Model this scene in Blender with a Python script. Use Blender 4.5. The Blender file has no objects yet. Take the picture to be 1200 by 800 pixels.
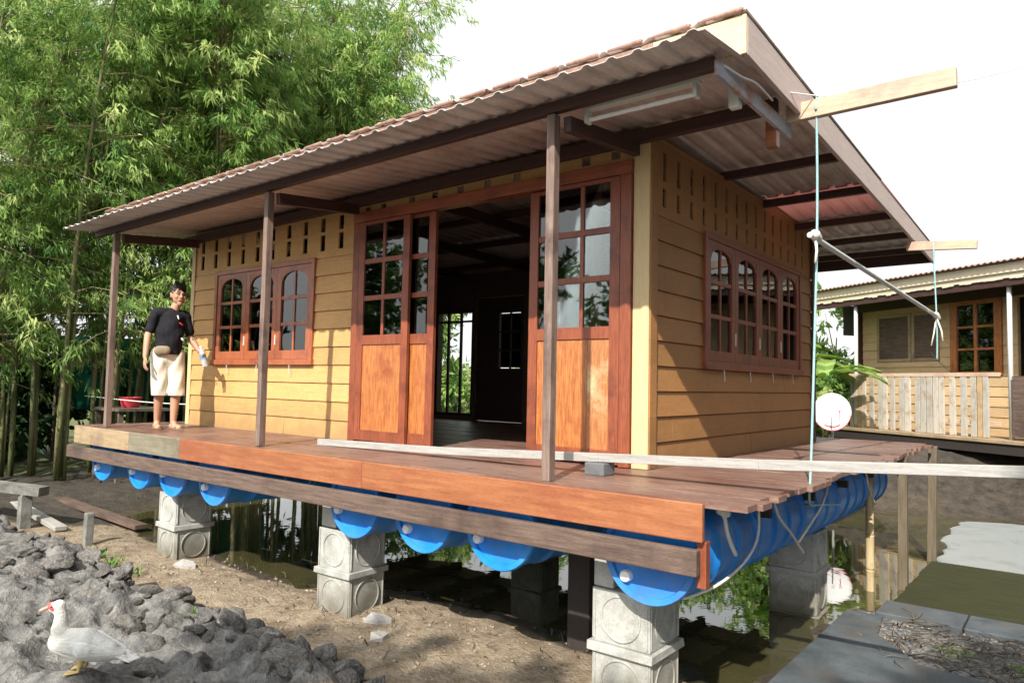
import bpy, bmesh, math, random
from mathutils import Vector, Matrix, noise
random.seed(7)
R = math.radians
scene = bpy.context.scene
COL = scene.collection

# ------------------------------------------------------------------ helpers
class MB:
    def __init__(s): s.v = []; s.f = []
    def add(s, vs, fs):
        n = len(s.v); s.v += [tuple(p) for p in vs]; s.f += [tuple(i + n for i in f) for f in fs]
    def hexa(s, p):
        s.add(p, [(0,3,2,1),(4,5,6,7),(0,1,5,4),(1,2,6,5),(2,3,7,6),(3,0,4,7)])
    def box(s, x0, x1, y0, y1, z0, z1):
        s.hexa([(x0,y0,z0),(x1,y0,z0),(x1,y1,z0),(x0,y1,z0),(x0,y0,z1),(x1,y0,z1),(x1,y1,z1),(x0,y1,z1)])
    def bar(s, a, b, w, h, up=(0,0,1)):
        a = Vector(a); b = Vector(b); d = (b-a).normalized(); u = Vector(up)
        sd = d.cross(u)
        if sd.length < 1e-5: sd = d.cross(Vector((0,1,0)))
        sd.normalize(); u = sd.cross(d).normalized()
        sd *= w/2; u *= h/2
        s.hexa([a-sd-u, a+sd-u, b+sd-u, b-sd-u, a-sd+u, a+sd+u, b+sd+u, b-sd+u])
    def tube(s, pts, r, n=8, cap=True):
        pts = [Vector(p) for p in pts]; k = len(pts)
        rr = r if isinstance(r, (list, tuple)) else [r]*k
        ref = None; vs = []; fs = []
        for i, p in enumerate(pts):
            d = (pts[min(i+1,k-1)] - pts[max(i-1,0)]).normalized()
            if ref is None:
                ref = d.cross(Vector((0,0,1)))
                if ref.length < .05: ref = d.cross(Vector((1,0,0)))
            ref = (ref - d*ref.dot(d)).normalized(); b = d.cross(ref)
            for j in range(n):
                a = 2*math.pi*j/n
                vs.append(p + (ref*math.cos(a) + b*math.sin(a))*rr[i])
        for i in range(k-1):
            for j in range(n):
                fs.append((i*n+j, i*n+(j+1)%n, (i+1)*n+(j+1)%n, (i+1)*n+j))
        if cap:
            fs.append(tuple(range(n-1,-1,-1))); fs.append(tuple((k-1)*n+j for j in range(n)))
        s.add(vs, fs)
    def lathe(s, prof, axis='Z', n=32, o=(0,0,0)):
        vs = []; fs = []; o = Vector(o)
        for r, h in prof:
            for j in range(n):
                a = 2*math.pi*j/n; c, q = r*math.cos(a), r*math.sin(a)
                vs.append(o + (Vector((c,q,h)) if axis == 'Z' else Vector((c,h,q)) if axis == 'Y' else Vector((h,c,q))))
        for i in range(len(prof)-1):
            for j in range(n): fs.append((i*n+j, i*n+(j+1)%n, (i+1)*n+(j+1)%n, (i+1)*n+j))
        s.add(vs, fs)
    def capsule(s, p0, r0, p1, r1, flat=None, k=1.0, n=16):
        p0 = Vector(p0); p1 = Vector(p1); d = p1-p0; L = d.length
        if L < 1e-6: d = Vector((0,0,1)); L = 0
        d.normalize(); a = d.orthogonal().normalized(); b = d.cross(a)
        prof = []
        for i in range(6): t = -math.pi/2 + math.pi/2*i/5; prof.append((r0*math.cos(t), r0*math.sin(t)))
        for i in range(6): t = math.pi/2*i/5; prof.append((r1*math.cos(t), L + r1*math.sin(t)))
        vs = []; fs = []
        fl = Vector(flat).normalized() if flat else None
        for r, h in prof:
            r = max(r, 1e-4)
            for j in range(n):
                t = 2*math.pi*j/n; o = (a*math.cos(t) + b*math.sin(t))*r
                if fl: o += fl*(o.dot(fl)*(k-1))
                vs.append(p0 + d*h + o)
        m = len(prof)
        for i in range(m-1):
            for j in range(n): fs.append((i*n+j, i*n+(j+1)%n, (i+1)*n+(j+1)%n, (i+1)*n+j))
        fs.append(tuple(range(n-1,-1,-1))); fs.append(tuple((m-1)*n+j for j in range(n)))
        s.add(vs, fs)
    def mesh(s, name):
        me = bpy.data.meshes.new(name); me.from_pydata(s.v, [], s.f); me.validate(); me.update(); return me
    def build(s, name, mat, parent=None, smooth=False, bevel=0, recalc=True):
        me = s.mesh(name)
        if recalc:
            bm = bmesh.new(); bm.from_mesh(me); bmesh.ops.recalc_face_normals(bm, faces=bm.faces); bm.to_mesh(me); bm.free()
        return link(name, me, mat, parent, smooth, bevel)

def link(name, me, mat, parent=None, smooth=False, bevel=0):
    o = bpy.data.objects.new(name, me); COL.objects.link(o)
    if mat: me.materials.append(mat)
    if smooth:
        me.polygons.foreach_set('use_smooth', [True]*len(me.polygons))
        if smooth != 'all' and hasattr(me, 'set_sharp_from_angle'): me.set_sharp_from_angle(angle=R(40))
    if bevel:
        m = o.modifiers.new('edge', 'BEVEL'); m.width = bevel; m.segments = 2; m.limit_method = 'ANGLE'; m.angle_limit = R(40)
    if parent: adopt(o, parent)
    return o
def adopt(o, parent):
    o.parent = parent
    if parent.type == 'EMPTY' and not parent.get('local'):
        o.matrix_parent_inverse = Matrix.Translation(parent.location).inverted()
def tag(o, label=None, cat=None, group=None, kind=None):
    if label: o['label'] = label
    if cat: o['category'] = cat
    if group: o['group'] = group
    if kind: o['kind'] = kind
    return o
def thing(name, label, cat, loc, group=None, rz=0, local=False):
    """an Empty at the thing's base; local=True: children are modelled in its own frame"""
    o = bpy.data.objects.new(name, None); COL.objects.link(o); o.empty_display_size = .2
    o.location = loc; o.rotation_euler = (0,0,rz)
    if local: o['local'] = True
    return tag(o, label, cat, group)
def kids(o): return [c for c in bpy.data.objects if c.parent == o]
def dup(o, loc=None, rot=None, label=None, scale=None):
    c = o.copy(); COL.objects.link(c)
    for ch in kids(o):
        d = ch.copy(); COL.objects.link(d); d.parent = c
        for g in kids(ch):
            e = g.copy(); COL.objects.link(e); e.parent = d
    if loc is not None: c.location = loc
    if rot is not None: c.rotation_euler = rot
    if scale is not None: c.scale = scale if hasattr(scale, '__len__') else (scale,)*3
    if label: c['label'] = label
    return c
def remeshed(mb, voxel, smooth=4):
    me = mb.mesh('tmp'); o = bpy.data.objects.new('tmp', me); COL.objects.link(o)
    m = o.modifiers.new('r', 'REMESH'); m.mode = 'VOXEL'; m.voxel_size = voxel
    m = o.modifiers.new('s', 'SMOOTH'); m.iterations = smooth; m.factor = .5
    bpy.context.view_layer.update()
    dg = bpy.context.evaluated_depsgraph_get()
    out = bpy.data.meshes.new_from_object(o.evaluated_get(dg))
    bpy.data.objects.remove(o); out.materials.clear()
    return out
def sstep(a, b, x):
    t = min(1, max(0, (x-a)/(b-a))); return t*t*(3-2*t)
def lerp(a, b, t): return a + (b-a)*t

# ------------------------------------------------------------------ materials
def newmat(name):
    m = bpy.data.materials.new(name); m.use_nodes = True; nt = m.node_tree
    return m, nt, nt.nodes['Principled BSDF'], nt.nodes['Material Output']
def N(nt, t, **kw):
    n = nt.nodes.new(t)
    for k, v in kw.items():
        if k in n.inputs: n.inputs[k].default_value = v
        else: setattr(n, k, v)
    return n
def coords(nt, scale=(1,1,1), world=False):
    mp = N(nt, 'ShaderNodeMapping'); mp.inputs['Scale'].default_value = scale
    if world:
        g = N(nt, 'ShaderNodeNewGeometry'); nt.links.new(g.outputs['Position'], mp.inputs['Vector'])
    else:
        tc = N(nt, 'ShaderNodeTexCoord'); oi = N(nt, 'ShaderNodeObjectInfo')
        ml = N(nt, 'ShaderNodeMath', operation='MULTIPLY'); ml.inputs[1].default_value = 37.
        nt.links.new(oi.outputs['Random'], ml.inputs[0])
        ad = N(nt, 'ShaderNodeVectorMath', operation='ADD')
        nt.links.new(tc.outputs['Object'], ad.inputs[0]); nt.links.new(ml.outputs[0], ad.inputs[1])
        nt.links.new(ad.outputs[0], mp.inputs['Vector'])
    return mp
def ramp(nt, src, stops):
    r = N(nt, 'ShaderNodeValToRGB'); e = r.color_ramp.elements
    while len(e) < len(stops): e.new(.5)
    for i, (p, c) in enumerate(stops):
        e[i].position = p; e[i].color = (*c, 1) if len(c) == 3 else c
    nt.links.new(src, r.inputs['Fac']); return r
def surf(name, c1, c2, scale=(1,1,1), freq=4., rough=.6, bump=.15, bdist=.01, stain=None, stain_scale=1.2, stain_lo=.5, stain_hi=.7,
         metallic=0., spec=.5, detail=6., world=False, coat=0., r2=None, lo=.3, hi=.7, fine=None, rows=0., mud=None):
    """two-tone noise stretched along the grain, with an optional patchy stain and a bump"""
    m, nt, p, out = newmat(name); L = nt.links.new
    mp = coords(nt, scale, world)
    n1 = N(nt, 'ShaderNodeTexNoise', Scale=freq, Detail=detail, Roughness=.62); L(mp.outputs[0], n1.inputs['Vector'])
    r1 = ramp(nt, n1.outputs['Fac'], [(lo, c1), (hi, c2)]); col = r1.outputs[0]
    if stain:
        mp2 = coords(nt, (1,1,1), world)
        n2 = N(nt, 'ShaderNodeTexNoise', Scale=stain_scale, Detail=5., Roughness=.65); L(mp2.outputs[0], n2.inputs['Vector'])
        rr = ramp(nt, n2.outputs['Fac'], [(stain_lo, (0,0,0)), (stain_hi, (1,1,1))])
        mx = N(nt, 'ShaderNodeMix', data_type='RGBA'); L(rr.outputs[0], mx.inputs['Factor']); L(col, mx.inputs['A'])
        mx.inputs['B'].default_value = (*stain, 1); col = mx.outputs['Result']
    if fine:
        n3 = N(nt, 'ShaderNodeTexNoise', Scale=fine[0], Detail=3.); L(coords(nt, tuple(max(1., q*.5) for q in scale), world).outputs[0], n3.inputs['Vector'])
        r3 = ramp(nt, n3.outputs['Fac'], [(.35, (1-fine[1],)*3), (.65, (1+fine[1]*.4,)*3)])
        mx = N(nt, 'ShaderNodeMix', data_type='RGBA', blend_type='MULTIPLY'); mx.inputs['Factor'].default_value = 1
        L(col, mx.inputs['A']); L(r3.outputs[0], mx.inputs['B']); col = mx.outputs['Result']
    if rows:                                                   # each board of its own shade
        tcx = N(nt, 'ShaderNodeTexCoord'); sx = N(nt, 'ShaderNodeSeparateXYZ'); L(tcx.outputs['Object'], sx.inputs[0])
        dv = N(nt, 'ShaderNodeMath', operation='DIVIDE'); L(sx.outputs['Z'], dv.inputs[0]); dv.inputs[1].default_value = rows
        fl = N(nt, 'ShaderNodeMath', operation='FLOOR'); L(dv.outputs[0], fl.inputs[0])
        wn = N(nt, 'ShaderNodeTexWhiteNoise', noise_dimensions='1D'); L(fl.outputs[0], wn.inputs['W'])
        r4 = ramp(nt, wn.outputs['Value'], [(0, (.86,.85,.83)), (1, (1.07,1.06,1.06))])
        mx = N(nt, 'ShaderNodeMix', data_type='RGBA', blend_type='MULTIPLY'); mx.inputs['Factor'].default_value = 1
        L(col, mx.inputs['A']); L(r4.outputs[0], mx.inputs['B']); col = mx.outputs['Result']
    if mud:                                                    # splashed dirt up to a height: (z clean, z dirty, colour, strength)
        gp = N(nt, 'ShaderNodeNewGeometry'); sz = N(nt, 'ShaderNodeSeparateXYZ'); L(gp.outputs['Position'], sz.inputs[0])
        nn = N(nt, 'ShaderNodeTexNoise', Scale=7., Detail=6.); L(gp.outputs['Position'], nn.inputs['Vector'])
        ma = N(nt, 'ShaderNodeMath', operation='MULTIPLY_ADD'); L(nn.outputs['Fac'], ma.inputs[0]); ma.inputs[1].default_value = (mud[0]-mud[1])*1.2; L(sz.outputs['Z'], ma.inputs[2])
        mr = N(nt, 'ShaderNodeMapRange'); L(ma.outputs[0], mr.inputs['Value']); h_ = (mud[0]-mud[1])*.6
        mr.inputs['From Min'].default_value = mud[0]+h_; mr.inputs['From Max'].default_value = mud[1]+h_; mr.inputs['To Max'].default_value = mud[3]
        mx = N(nt, 'ShaderNodeMix', data_type='RGBA'); L(mr.outputs['Result'], mx.inputs['Factor']); L(col, mx.inputs['A']); mx.inputs['B'].default_value = (*mud[2], 1); col = mx.outputs['Result']
    L(col, p.inputs['Base Color'])
    p.inputs['Metallic'].default_value = metallic; p.inputs['Specular IOR Level'].default_value = spec
    if coat: p.inputs['Coat Weight'].default_value = coat; p.inputs['Coat Roughness'].default_value = .2
    rl = ramp(nt, n1.outputs['Fac'], [(.3, (rough,)*3), (.7, ((r2 if r2 is not None else min(1, rough+.12)),)*3)])
    L(rl.outputs[0], p.inputs['Roughness'])
    if bump:
        b = N(nt, 'ShaderNodeBump', Strength=bump, Distance=bdist); L(n1.outputs['Fac'], b.inputs['Height']); L(b.outputs[0], p.inputs['Normal'])
    return m
M = {}
GX, GY, GZ = (1,12,12), (12,1,12), (12,12,1)      # grain along x, y, z
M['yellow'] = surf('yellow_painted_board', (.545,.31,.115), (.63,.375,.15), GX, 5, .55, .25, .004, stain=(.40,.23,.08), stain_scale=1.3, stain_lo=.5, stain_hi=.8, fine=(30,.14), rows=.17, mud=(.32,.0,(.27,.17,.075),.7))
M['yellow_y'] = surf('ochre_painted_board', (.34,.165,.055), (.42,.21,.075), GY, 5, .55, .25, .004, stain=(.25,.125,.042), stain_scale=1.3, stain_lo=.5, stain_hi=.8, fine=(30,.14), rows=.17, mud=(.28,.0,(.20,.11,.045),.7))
M['trim'] = surf('yellow_trim_board', (.58,.43,.22), (.66,.51,.28), GZ, 5, .5, .2, .004, fine=(50,.08))
M['redwood'] = surf('varnished_red_wood', (.17,.042,.02), (.31,.085,.036), GZ, 8, .42, .15, .003, stain=(.11,.028,.017), stain_scale=3, coat=.08)
M['redwood_x'] = surf('varnished_red_wood_rail', (.20,.05,.022), (.34,.095,.04), GX, 6, .3, .15, .003, stain=(.14,.035,.02), stain_scale=3, coat=.3)
M['sash'] = surf('varnished_sash_wood', (.27,.075,.03), (.42,.13,.055), GZ, 6, .3, .12, .003, stain=(.18,.05,.03), stain_scale=4, coat=.3)
M['panel'] = surf('orange_door_panel_wood', (.25,.066,.02), (.57,.225,.065), GZ, 8, .3, .12, .003, stain=(.28,.07,.025), stain_scale=3.5, stain_lo=.5, stain_hi=.68, coat=.35, fine=(30,.12))
M['panelworn'] = surf('worn_door_panel_wood', (.30,.09,.03), (.52,.24,.09), GZ, 7, .35, .15, .003, stain=(.55,.42,.24), stain_scale=3.0, stain_lo=.52, stain_hi=.66, coat=.2, fine=(30,.15))
M['shade_lining'] = surf('interior_shade_board', (.075,.045,.033), (.15,.09,.065), GX, 5, .7, .2, .004)
M['darkwood'] = surf('dark_stained_timber', (.032,.014,.012), (.075,.032,.026), GX, 5, .5, .2, .005, fine=(25,.15))
M['darkwood_y'] = surf('dark_stained_timber_across', (.034,.015,.013), (.078,.034,.027), GY, 5, .5, .2, .005, fine=(25,.15))
M['post'] = surf('weathered_post_timber', (.12,.075,.06), (.25,.18,.145), GZ, 4, .6, .25, .005, stain=(.07,.04,.034), stain_scale=2.5)
M['beam_red'] = surf('orange_red_deck_beam', (.235,.08,.033), (.385,.15,.064), GX, 3, .38, .2, .004, stain=(.26,.075,.035), stain_scale=2.2, stain_lo=.48, stain_hi=.72, coat=.2, fine=(35,.14))
M['beam_tan'] = surf('tan_deck_beam', (.27,.19,.11), (.42,.31,.19), GX, 3, .65, .25, .004, stain=(.2,.14,.09), stain_scale=3, fine=(35,.14))
M['beam_grey'] = surf('greenish_grey_deck_beam', (.15,.13,.09), (.26,.23,.16), GX, 3, .65, .25, .004, stain=(.12,.1,.07), stain_scale=3, fine=(35,.14))
M['beam_low'] = surf('grey_brown_rough_timber', (.068,.043,.034), (.175,.118,.09), GX, 4, .75, .4, .006, stain=(.055,.033,.027), stain_scale=1.6, fine=(40,.2))
M['deck'] = surf('dark_red_deck_plank', (.135,.073,.056), (.29,.182,.143), (1,9,9), 3.2, .30, .2, .004, stain=(.15,.065,.05), stain_scale=1.7, stain_lo=.45, stain_hi=.7, fine=(30,.18), r2=.55)
M['rake'] = surf('pale_pink_barge_board', (.46,.36,.33), (.58,.48,.44), GY, 4, .6, .15, .004, fine=(30,.08))
M['cream'] = surf('cream_fascia_board', (.58,.45,.26), (.68,.55,.34), GX, 4, .6, .15, .004, fine=(30,.1))
M['rawbeam'] = surf('raw_outrigger_timber', (.46,.33,.22), (.62,.48,.36), GX, 4, .65, .25, .004, stain=(.42,.25,.2), stain_scale=3, fine=(40,.1))
M['bluegrey'] = surf('blue_grey_weathered_board', (.30,.30,.36), (.44,.43,.48), GY, 4, .6, .2, .004, stain=(.33,.17,.11), stain_scale=4, stain_lo=.52, stain_hi=.62)
M['tin'] = surf('dull_corrugated_sheet', (.52,.44,.40), (.70,.61,.57), (9,1,1), 3, .5, .12, .003, stain=(.38,.26,.21), stain_scale=2.2, stain_lo=.5, stain_hi=.75, metallic=.25, fine=(25,.12))
M['tin_top'] = surf('brown_corrugated_sheet', (.21,.12,.085), (.34,.21,.16), (9,1,1), 3, .55, .12, .003, stain=(.17,.085,.06), stain_scale=2.2, metallic=.2, fine=(25,.12))
M['whitewood'] = surf('bleached_grey_lath', (.27,.26,.245), (.42,.405,.38), GX, 5, .7, .2, .003, fine=(50,.12))
M['concrete'] = surf('grey_cast_concrete', (.33,.33,.31), (.47,.47,.44), (1,1,1), 9, .85, .35, .006, stain=(.25,.26,.23), stain_scale=5, stain_lo=.5, stain_hi=.72, fine=(90,.15), mud=(-.85,-1.22,(.10,.085,.05),.85))
M['concrete_old'] = surf('old_grey_concrete', (.13,.13,.12), (.27,.265,.245), (1,1,1), 9, .9, .4, .008, stain=(.09,.09,.075), stain_scale=4, fine=(80,.2))
M['rope'] = surf('white_nylon_rope', (.55,.53,.47), (.72,.70,.64), (1,1,1), 60, .7, .4, .003)
M['bluerope'] = surf('blue_green_rope', (.22,.42,.44), (.36,.55,.56), (1,1,1), 60, .7, .4, .003)
M['white_enamel'] = surf('white_enamel', (.66,.68,.64), (.76,.78,.74), (1,1,1), 6, .35, 0, fine=(30,.06))
M['tubeglass'] = surf('white_lamp_tube', (.82,.84,.84), (.86,.87,.87), (1,1,1), 6, .2, 0)
M['plaswhite'] = surf('white_plastic', (.75,.76,.78), (.82,.83,.84), (1,1,1), 6, .4, 0)
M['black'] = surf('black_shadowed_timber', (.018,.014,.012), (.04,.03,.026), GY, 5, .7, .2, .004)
M['redpaint'] = surf('red_paint', (.45,.03,.05), (.55,.05,.07), (1,1,1), 6, .4, 0)
M['silver'] = surf('galvanised_pole', (.52,.53,.52), (.64,.65,.63), GY, 8, .45, .05, .002, metallic=.3)
M['bamboo_dry'] = surf('dry_bamboo', (.42,.32,.17), (.58,.46,.27), GZ, 4, .5, .15, .004, stain=(.24,.17,.09), stain_scale=3)
M['bamboo_dark'] = surf('dark_wet_stake', (.09,.07,.045), (.17,.135,.09), GZ, 4, .5, .2, .004)

def plastic_blue():
    m, nt, p, out = newmat('blue_drum_plastic'); L = nt.links.new
    mp = coords(nt, (1,1,1)); n = N(nt, 'ShaderNodeTexNoise', Scale=5., Detail=6.); L(mp.outputs[0], n.inputs['Vector'])
    n5 = N(nt, 'ShaderNodeTexNoise', Scale=2.3, Detail=8., Roughness=.7); L(mp.outputs[0], n5.inputs['Vector']); r5 = ramp(nt, n5.outputs['Fac'], [(.48, (0,0,0)), (.76, (.5,)*3)])
    r = ramp(nt, n.outputs['Fac'], [(.3, (.006,.16,.58)), (.62, (.012,.235,.74)), (.8, (.05,.29,.70))])
    mx = N(nt, 'ShaderNodeMix', data_type='RGBA'); L(r5.outputs[0], mx.inputs['Factor']); L(r.outputs[0], mx.inputs['A']); mx.inputs['B'].default_value = (.16,.20,.27,1); L(mx.outputs['Result'], p.inputs['Base Color'])
    n2 = N(nt, 'ShaderNodeTexNoise', Scale=30., Detail=4.); L(mp.outputs[0], n2.inputs['Vector'])
    rr = ramp(nt, n2.outputs['Fac'], [(.3, (.3,)*3), (.7, (.5,)*3)]); L(rr.outputs[0], p.inputs['Roughness'])
    return m
M['drum'] = plastic_blue()
def glass():
    m, nt, p, out = newmat('window_glass'); L = nt.links.new
    nt.nodes.remove(p)
    tr = N(nt, 'ShaderNodeBsdfTransparent'); tr.inputs[0].default_value = (.72,.78,.76,1)
    gl = N(nt, 'ShaderNodeBsdfGlossy'); gl.inputs['Roughness'].default_value = .02
    nz = N(nt, 'ShaderNodeTexNoise', Scale=2.5, Detail=2.); L(coords(nt).outputs[0], nz.inputs['Vector'])
    b = N(nt, 'ShaderNodeBump', Strength=.05, Distance=.02); L(nz.outputs['Fac'], b.inputs['Height']); L(b.outputs[0], gl.inputs['Normal'])
    fr = N(nt, 'ShaderNodeFresnel', IOR=1.75)
    mx = N(nt, 'ShaderNodeMixShader'); L(fr.outputs[0], mx.inputs[0]); L(tr.outputs[0], mx.inputs[1]); L(gl.outputs[0], mx.inputs[2])
    L(mx.outputs[0], out.inputs['Surface']); return m
M['glass'] = glass()
def redsheet():
    m, nt, p, out = newmat('red_translucent_sheet'); L = nt.links.new
    p.inputs['Base Color'].default_value = (.5,.31,.29,1); p.inputs['Roughness'].default_value = .4
    t = N(nt, 'ShaderNodeBsdfTranslucent'); t.inputs[0].default_value = (.58,.35,.32,1)
    mx = N(nt, 'ShaderNodeMixShader'); mx.inputs[0].default_value = .5
    L(p.outputs[0], mx.inputs[1]); L(t.outputs[0], mx.inputs[2]); L(mx.outputs[0], out.inputs['Surface']); return m
M['redsheet'] = redsheet()
def leafmat(name, dark, mid, light, trans=.35, rough=.45):
    m, nt, p, out = newmat(name); L = nt.links.new
    at = N(nt, 'ShaderNodeAttribute'); at.attribute_name = 'tint'
    r = ramp(nt, at.outputs['Fac'], [(0., dark), (.5, mid), (1., light)])
    L(r.outputs[0], p.inputs['Base Color']); p.inputs['Roughness'].default_value = rough; p.inputs['Specular IOR Level'].default_value = .3
    t = N(nt, 'ShaderNodeBsdfTranslucent'); L(r.outputs[0], t.inputs[0])
    mx = N(nt, 'ShaderNodeMixShader'); mx.inputs[0].default_value = trans
    L(p.outputs[0], mx.inputs[1]); L(t.outputs[0], mx.inputs[2]); L(mx.outputs[0], out.inputs['Surface']); return m
M['leaf'] = leafmat('bamboo_leaf', (.055,.15,.036), (.265,.42,.10), (.55,.64,.25), .5)
M['leafdark'] = leafmat('dark_tree_leaf', (.014,.04,.014), (.03,.075,.022), (.06,.125,.035), .25)
M['leafmid'] = leafmat('shrub_leaf', (.035,.10,.025), (.10,.21,.045), (.22,.36,.09), .4)
M['bark'] = surf('grey_brown_bark', (.09,.07,.05), (.19,.15,.11), GZ, 5, .8, .4, .01)
M['darkblock'] = surf('grey_wet_block', (.09,.095,.10), (.17,.175,.18), (1,1,1), 7, .8, .3)
M['twig'] = surf('dry_bamboo_twig', (.20,.15,.08), (.36,.29,.16), (1,1,1), 6, .7, .2)
M['culm'] = surf('green_bamboo_culm', (.065,.085,.03), (.17,.18,.065), (6,6,1), 5, .45, .2, .004, stain=(.20,.17,.09), stain_scale=1.5, stain_lo=.5, stain_hi=.6)
SKYC = (5.6, 5.7, 5.75); SUNE = 4.7; SUNSIDE = 2.5; EXPO = 0.7
import numpy as np
# ------------------------------------------------------------------ camera, sky, sun
cam_d = bpy.data.cameras.new('camera'); cam = bpy.data.objects.new('camera', cam_d); COL.objects.link(cam)
right = Vector((0.78579, 0.61816, 0.02053)); up = Vector((0.01964, -0.05813, 0.99812)); fwd = Vector((-0.61819, 0.78390, 0.05782))
mw = Matrix.Identity(4)
for i in range(3): mw[i][0] = right[i]; mw[i][1] = up[i]; mw[i][2] = -fwd[i]
mw.translation = Vector((2.245, -4.28, .54)); cam.matrix_world = mw
cam_d.sensor_width = 36; cam_d.lens = 36*849.65/1200; cam_d.clip_start = .05; cam_d.clip_end = 3000
scene.camera = cam

SUN = Vector((.36, -1.0, .9)).normalized()            # towards the sun
el = math.asin(SUN.z); az = math.atan2(SUN.x, SUN.y)
w = bpy.data.worlds.new('World'); scene.world = w; w.use_nodes = True
nt = w.node_tree; L = nt.links.new; bg = nt.nodes['Background']
sky = N(nt, 'ShaderNodeTexSky', sky_type='NISHITA'); sky.sun_disc = False
sky.sun_elevation = el; sky.sun_rotation = az; sky.air_density = 1.2; sky.dust_density = 1.0; sky.ozone_density = 1.
tc = N(nt, 'ShaderNodeTexCoord'); mp = N(nt, 'ShaderNodeMapping'); mp.inputs['Scale'].default_value = (1,1,2.5)
L(tc.outputs['Generated'], mp.inputs['Vector'])
cn = N(nt, 'ShaderNodeTexNoise', Scale=2.6, Detail=6., Roughness=.6); L(mp.outputs[0], cn.inputs['Vector'])
cr = ramp(nt, cn.outputs['Fac'], [(.28, (.88,)*3), (.5, (1,1,1))])
mx = N(nt, 'ShaderNodeMix', data_type='RGBA'); L(cr.outputs[0], mx.inputs['Factor']); L(sky.outputs[0], mx.inputs['A'])
mx.inputs['B'].default_value = (SKYC[0], SKYC[1], SKYC[2], 1)       # bright thin overcast
geo = N(nt, 'ShaderNodeVectorMath', operation='DOT_PRODUCT'); L(tc.outputs['Generated'], geo.inputs[0]); geo.inputs[1].default_value = Vector((-.1,-1,.55)).normalized()
gr = N(nt, 'ShaderNodeMapRange'); L(geo.outputs['Value'], gr.inputs['Value']); gr.inputs['From Min'].default_value = .3; gr.inputs['From Max'].default_value = 1.
gr.inputs['To Min'].default_value = 1.; gr.inputs['To Max'].default_value = SUNSIDE     # the veil is brighter towards the sun
vm = N(nt, 'ShaderNodeVectorMath', operation='SCALE'); L(mx.outputs['Result'], vm.inputs[0]); L(gr.outputs['Result'], vm.inputs['Scale'])
L(vm.outputs['Vector'], bg.inputs['Color']); bg.inputs['Strength'].default_value = .12
sd = bpy.data.lights.new('sun', 'SUN'); so = bpy.data.objects.new('sun', sd); COL.objects.link(so)
sd.energy = SUNE; sd.angle = R(.6); sd.color = (1, .94, .84)
so.rotation_euler = SUN.to_track_quat('Z', 'Y').to_euler(); so.location = (6,-12,14)
vs = scene.view_settings; scene.display_settings.display_device = 'sRGB'
vs.view_transform = 'Standard'; vs.look = 'None'; vs.exposure = EXPO; vs.gamma = 1; vs.use_curve_mapping = False
scene.render.engine = 'CYCLES'
scene.cycles.max_bounces = 8; scene.cycles.transparent_max_bounces = 12; scene.cycles.use_denoising = True
scene.cycles.caustics_reflective = False; scene.cycles.caustics_refractive = False

# ------------------------------------------------------------------ terrain (one sheet to the horizon)
WATER = -1.20
POND = [(-7.2,-.1),(-5.6,-.45),(-4.5,-.42),(-3.4,-.5),(-2.7,-.38),(-2.1,.05),(-1.2,.12),(-.45,-.12),(.25,-.08),(.70,-.15),(.74,.6),(.72,2.15),(3.6,2.2),(3.9,4.3),
        (4.6,6.0),(2.6,7.3),(1.3,7.9),(.4,7.5),(-1.,7.4),(-2.6,8.2),(-4.6,8.0),(-6.4,7.6),(-7.4,6.2),(-7.7,3.4),(-8.0,1.4)]
def pond_sd(x, y):
    """signed distance to the shore, positive inside the water (numpy)"""
    x = np.asarray(x, float); y = np.asarray(y, float); d = np.full(x.shape, 1e9); ins = np.zeros(x.shape, bool)
    k = len(POND)
    for i in range(k):
        ax, ay = POND[i]; bx, by = POND[(i+1) % k]
        ex, ey = bx-ax, by-ay
        t = np.clip(((x-ax)*ex + (y-ay)*ey)/(ex*ex+ey*ey), 0, 1)
        d = np.minimum(d, np.hypot(x-ax-t*ex, y-ay-t*ey))
        c = ((ay > y) != (by > y)) & (x < (bx-ax)*(y-ay)/(by-ay+1e-12) + ax); ins ^= c
    return np.where(ins, d, -d)
def ss(a, b, x):
    t = np.clip((x-a)/(b-a), 0, 1); return t*t*(3-2*t)
def nz(x, y, s, seed=0., oct_=4):
    f = lambda a, b: noise.fractal(Vector((a*s+seed, b*s-seed, seed*.37)), 1.0, 2.0, oct_)
    return np.vectorize(f, otypes=[float])(x, y)
def rnz(x, y, s, seed=0.):
    f = lambda a, b: noise.ridged_multi_fractal(Vector((a*s+seed, b*s, seed)), 1.0, 2.0, 5, 1.0, 2.0)
    return np.vectorize(f, otypes=[float])(x, y)
def clay_mask(x, y):
    edge = -1.47 + .05*np.sin(x*2.3) + .08*np.sin(x*5.1+1)
    m = ss(0, .30, edge - y) * ss(-.7, -1.15, x)
    # the tongue of clay nearest the camera, short of the middle
    return m
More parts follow.
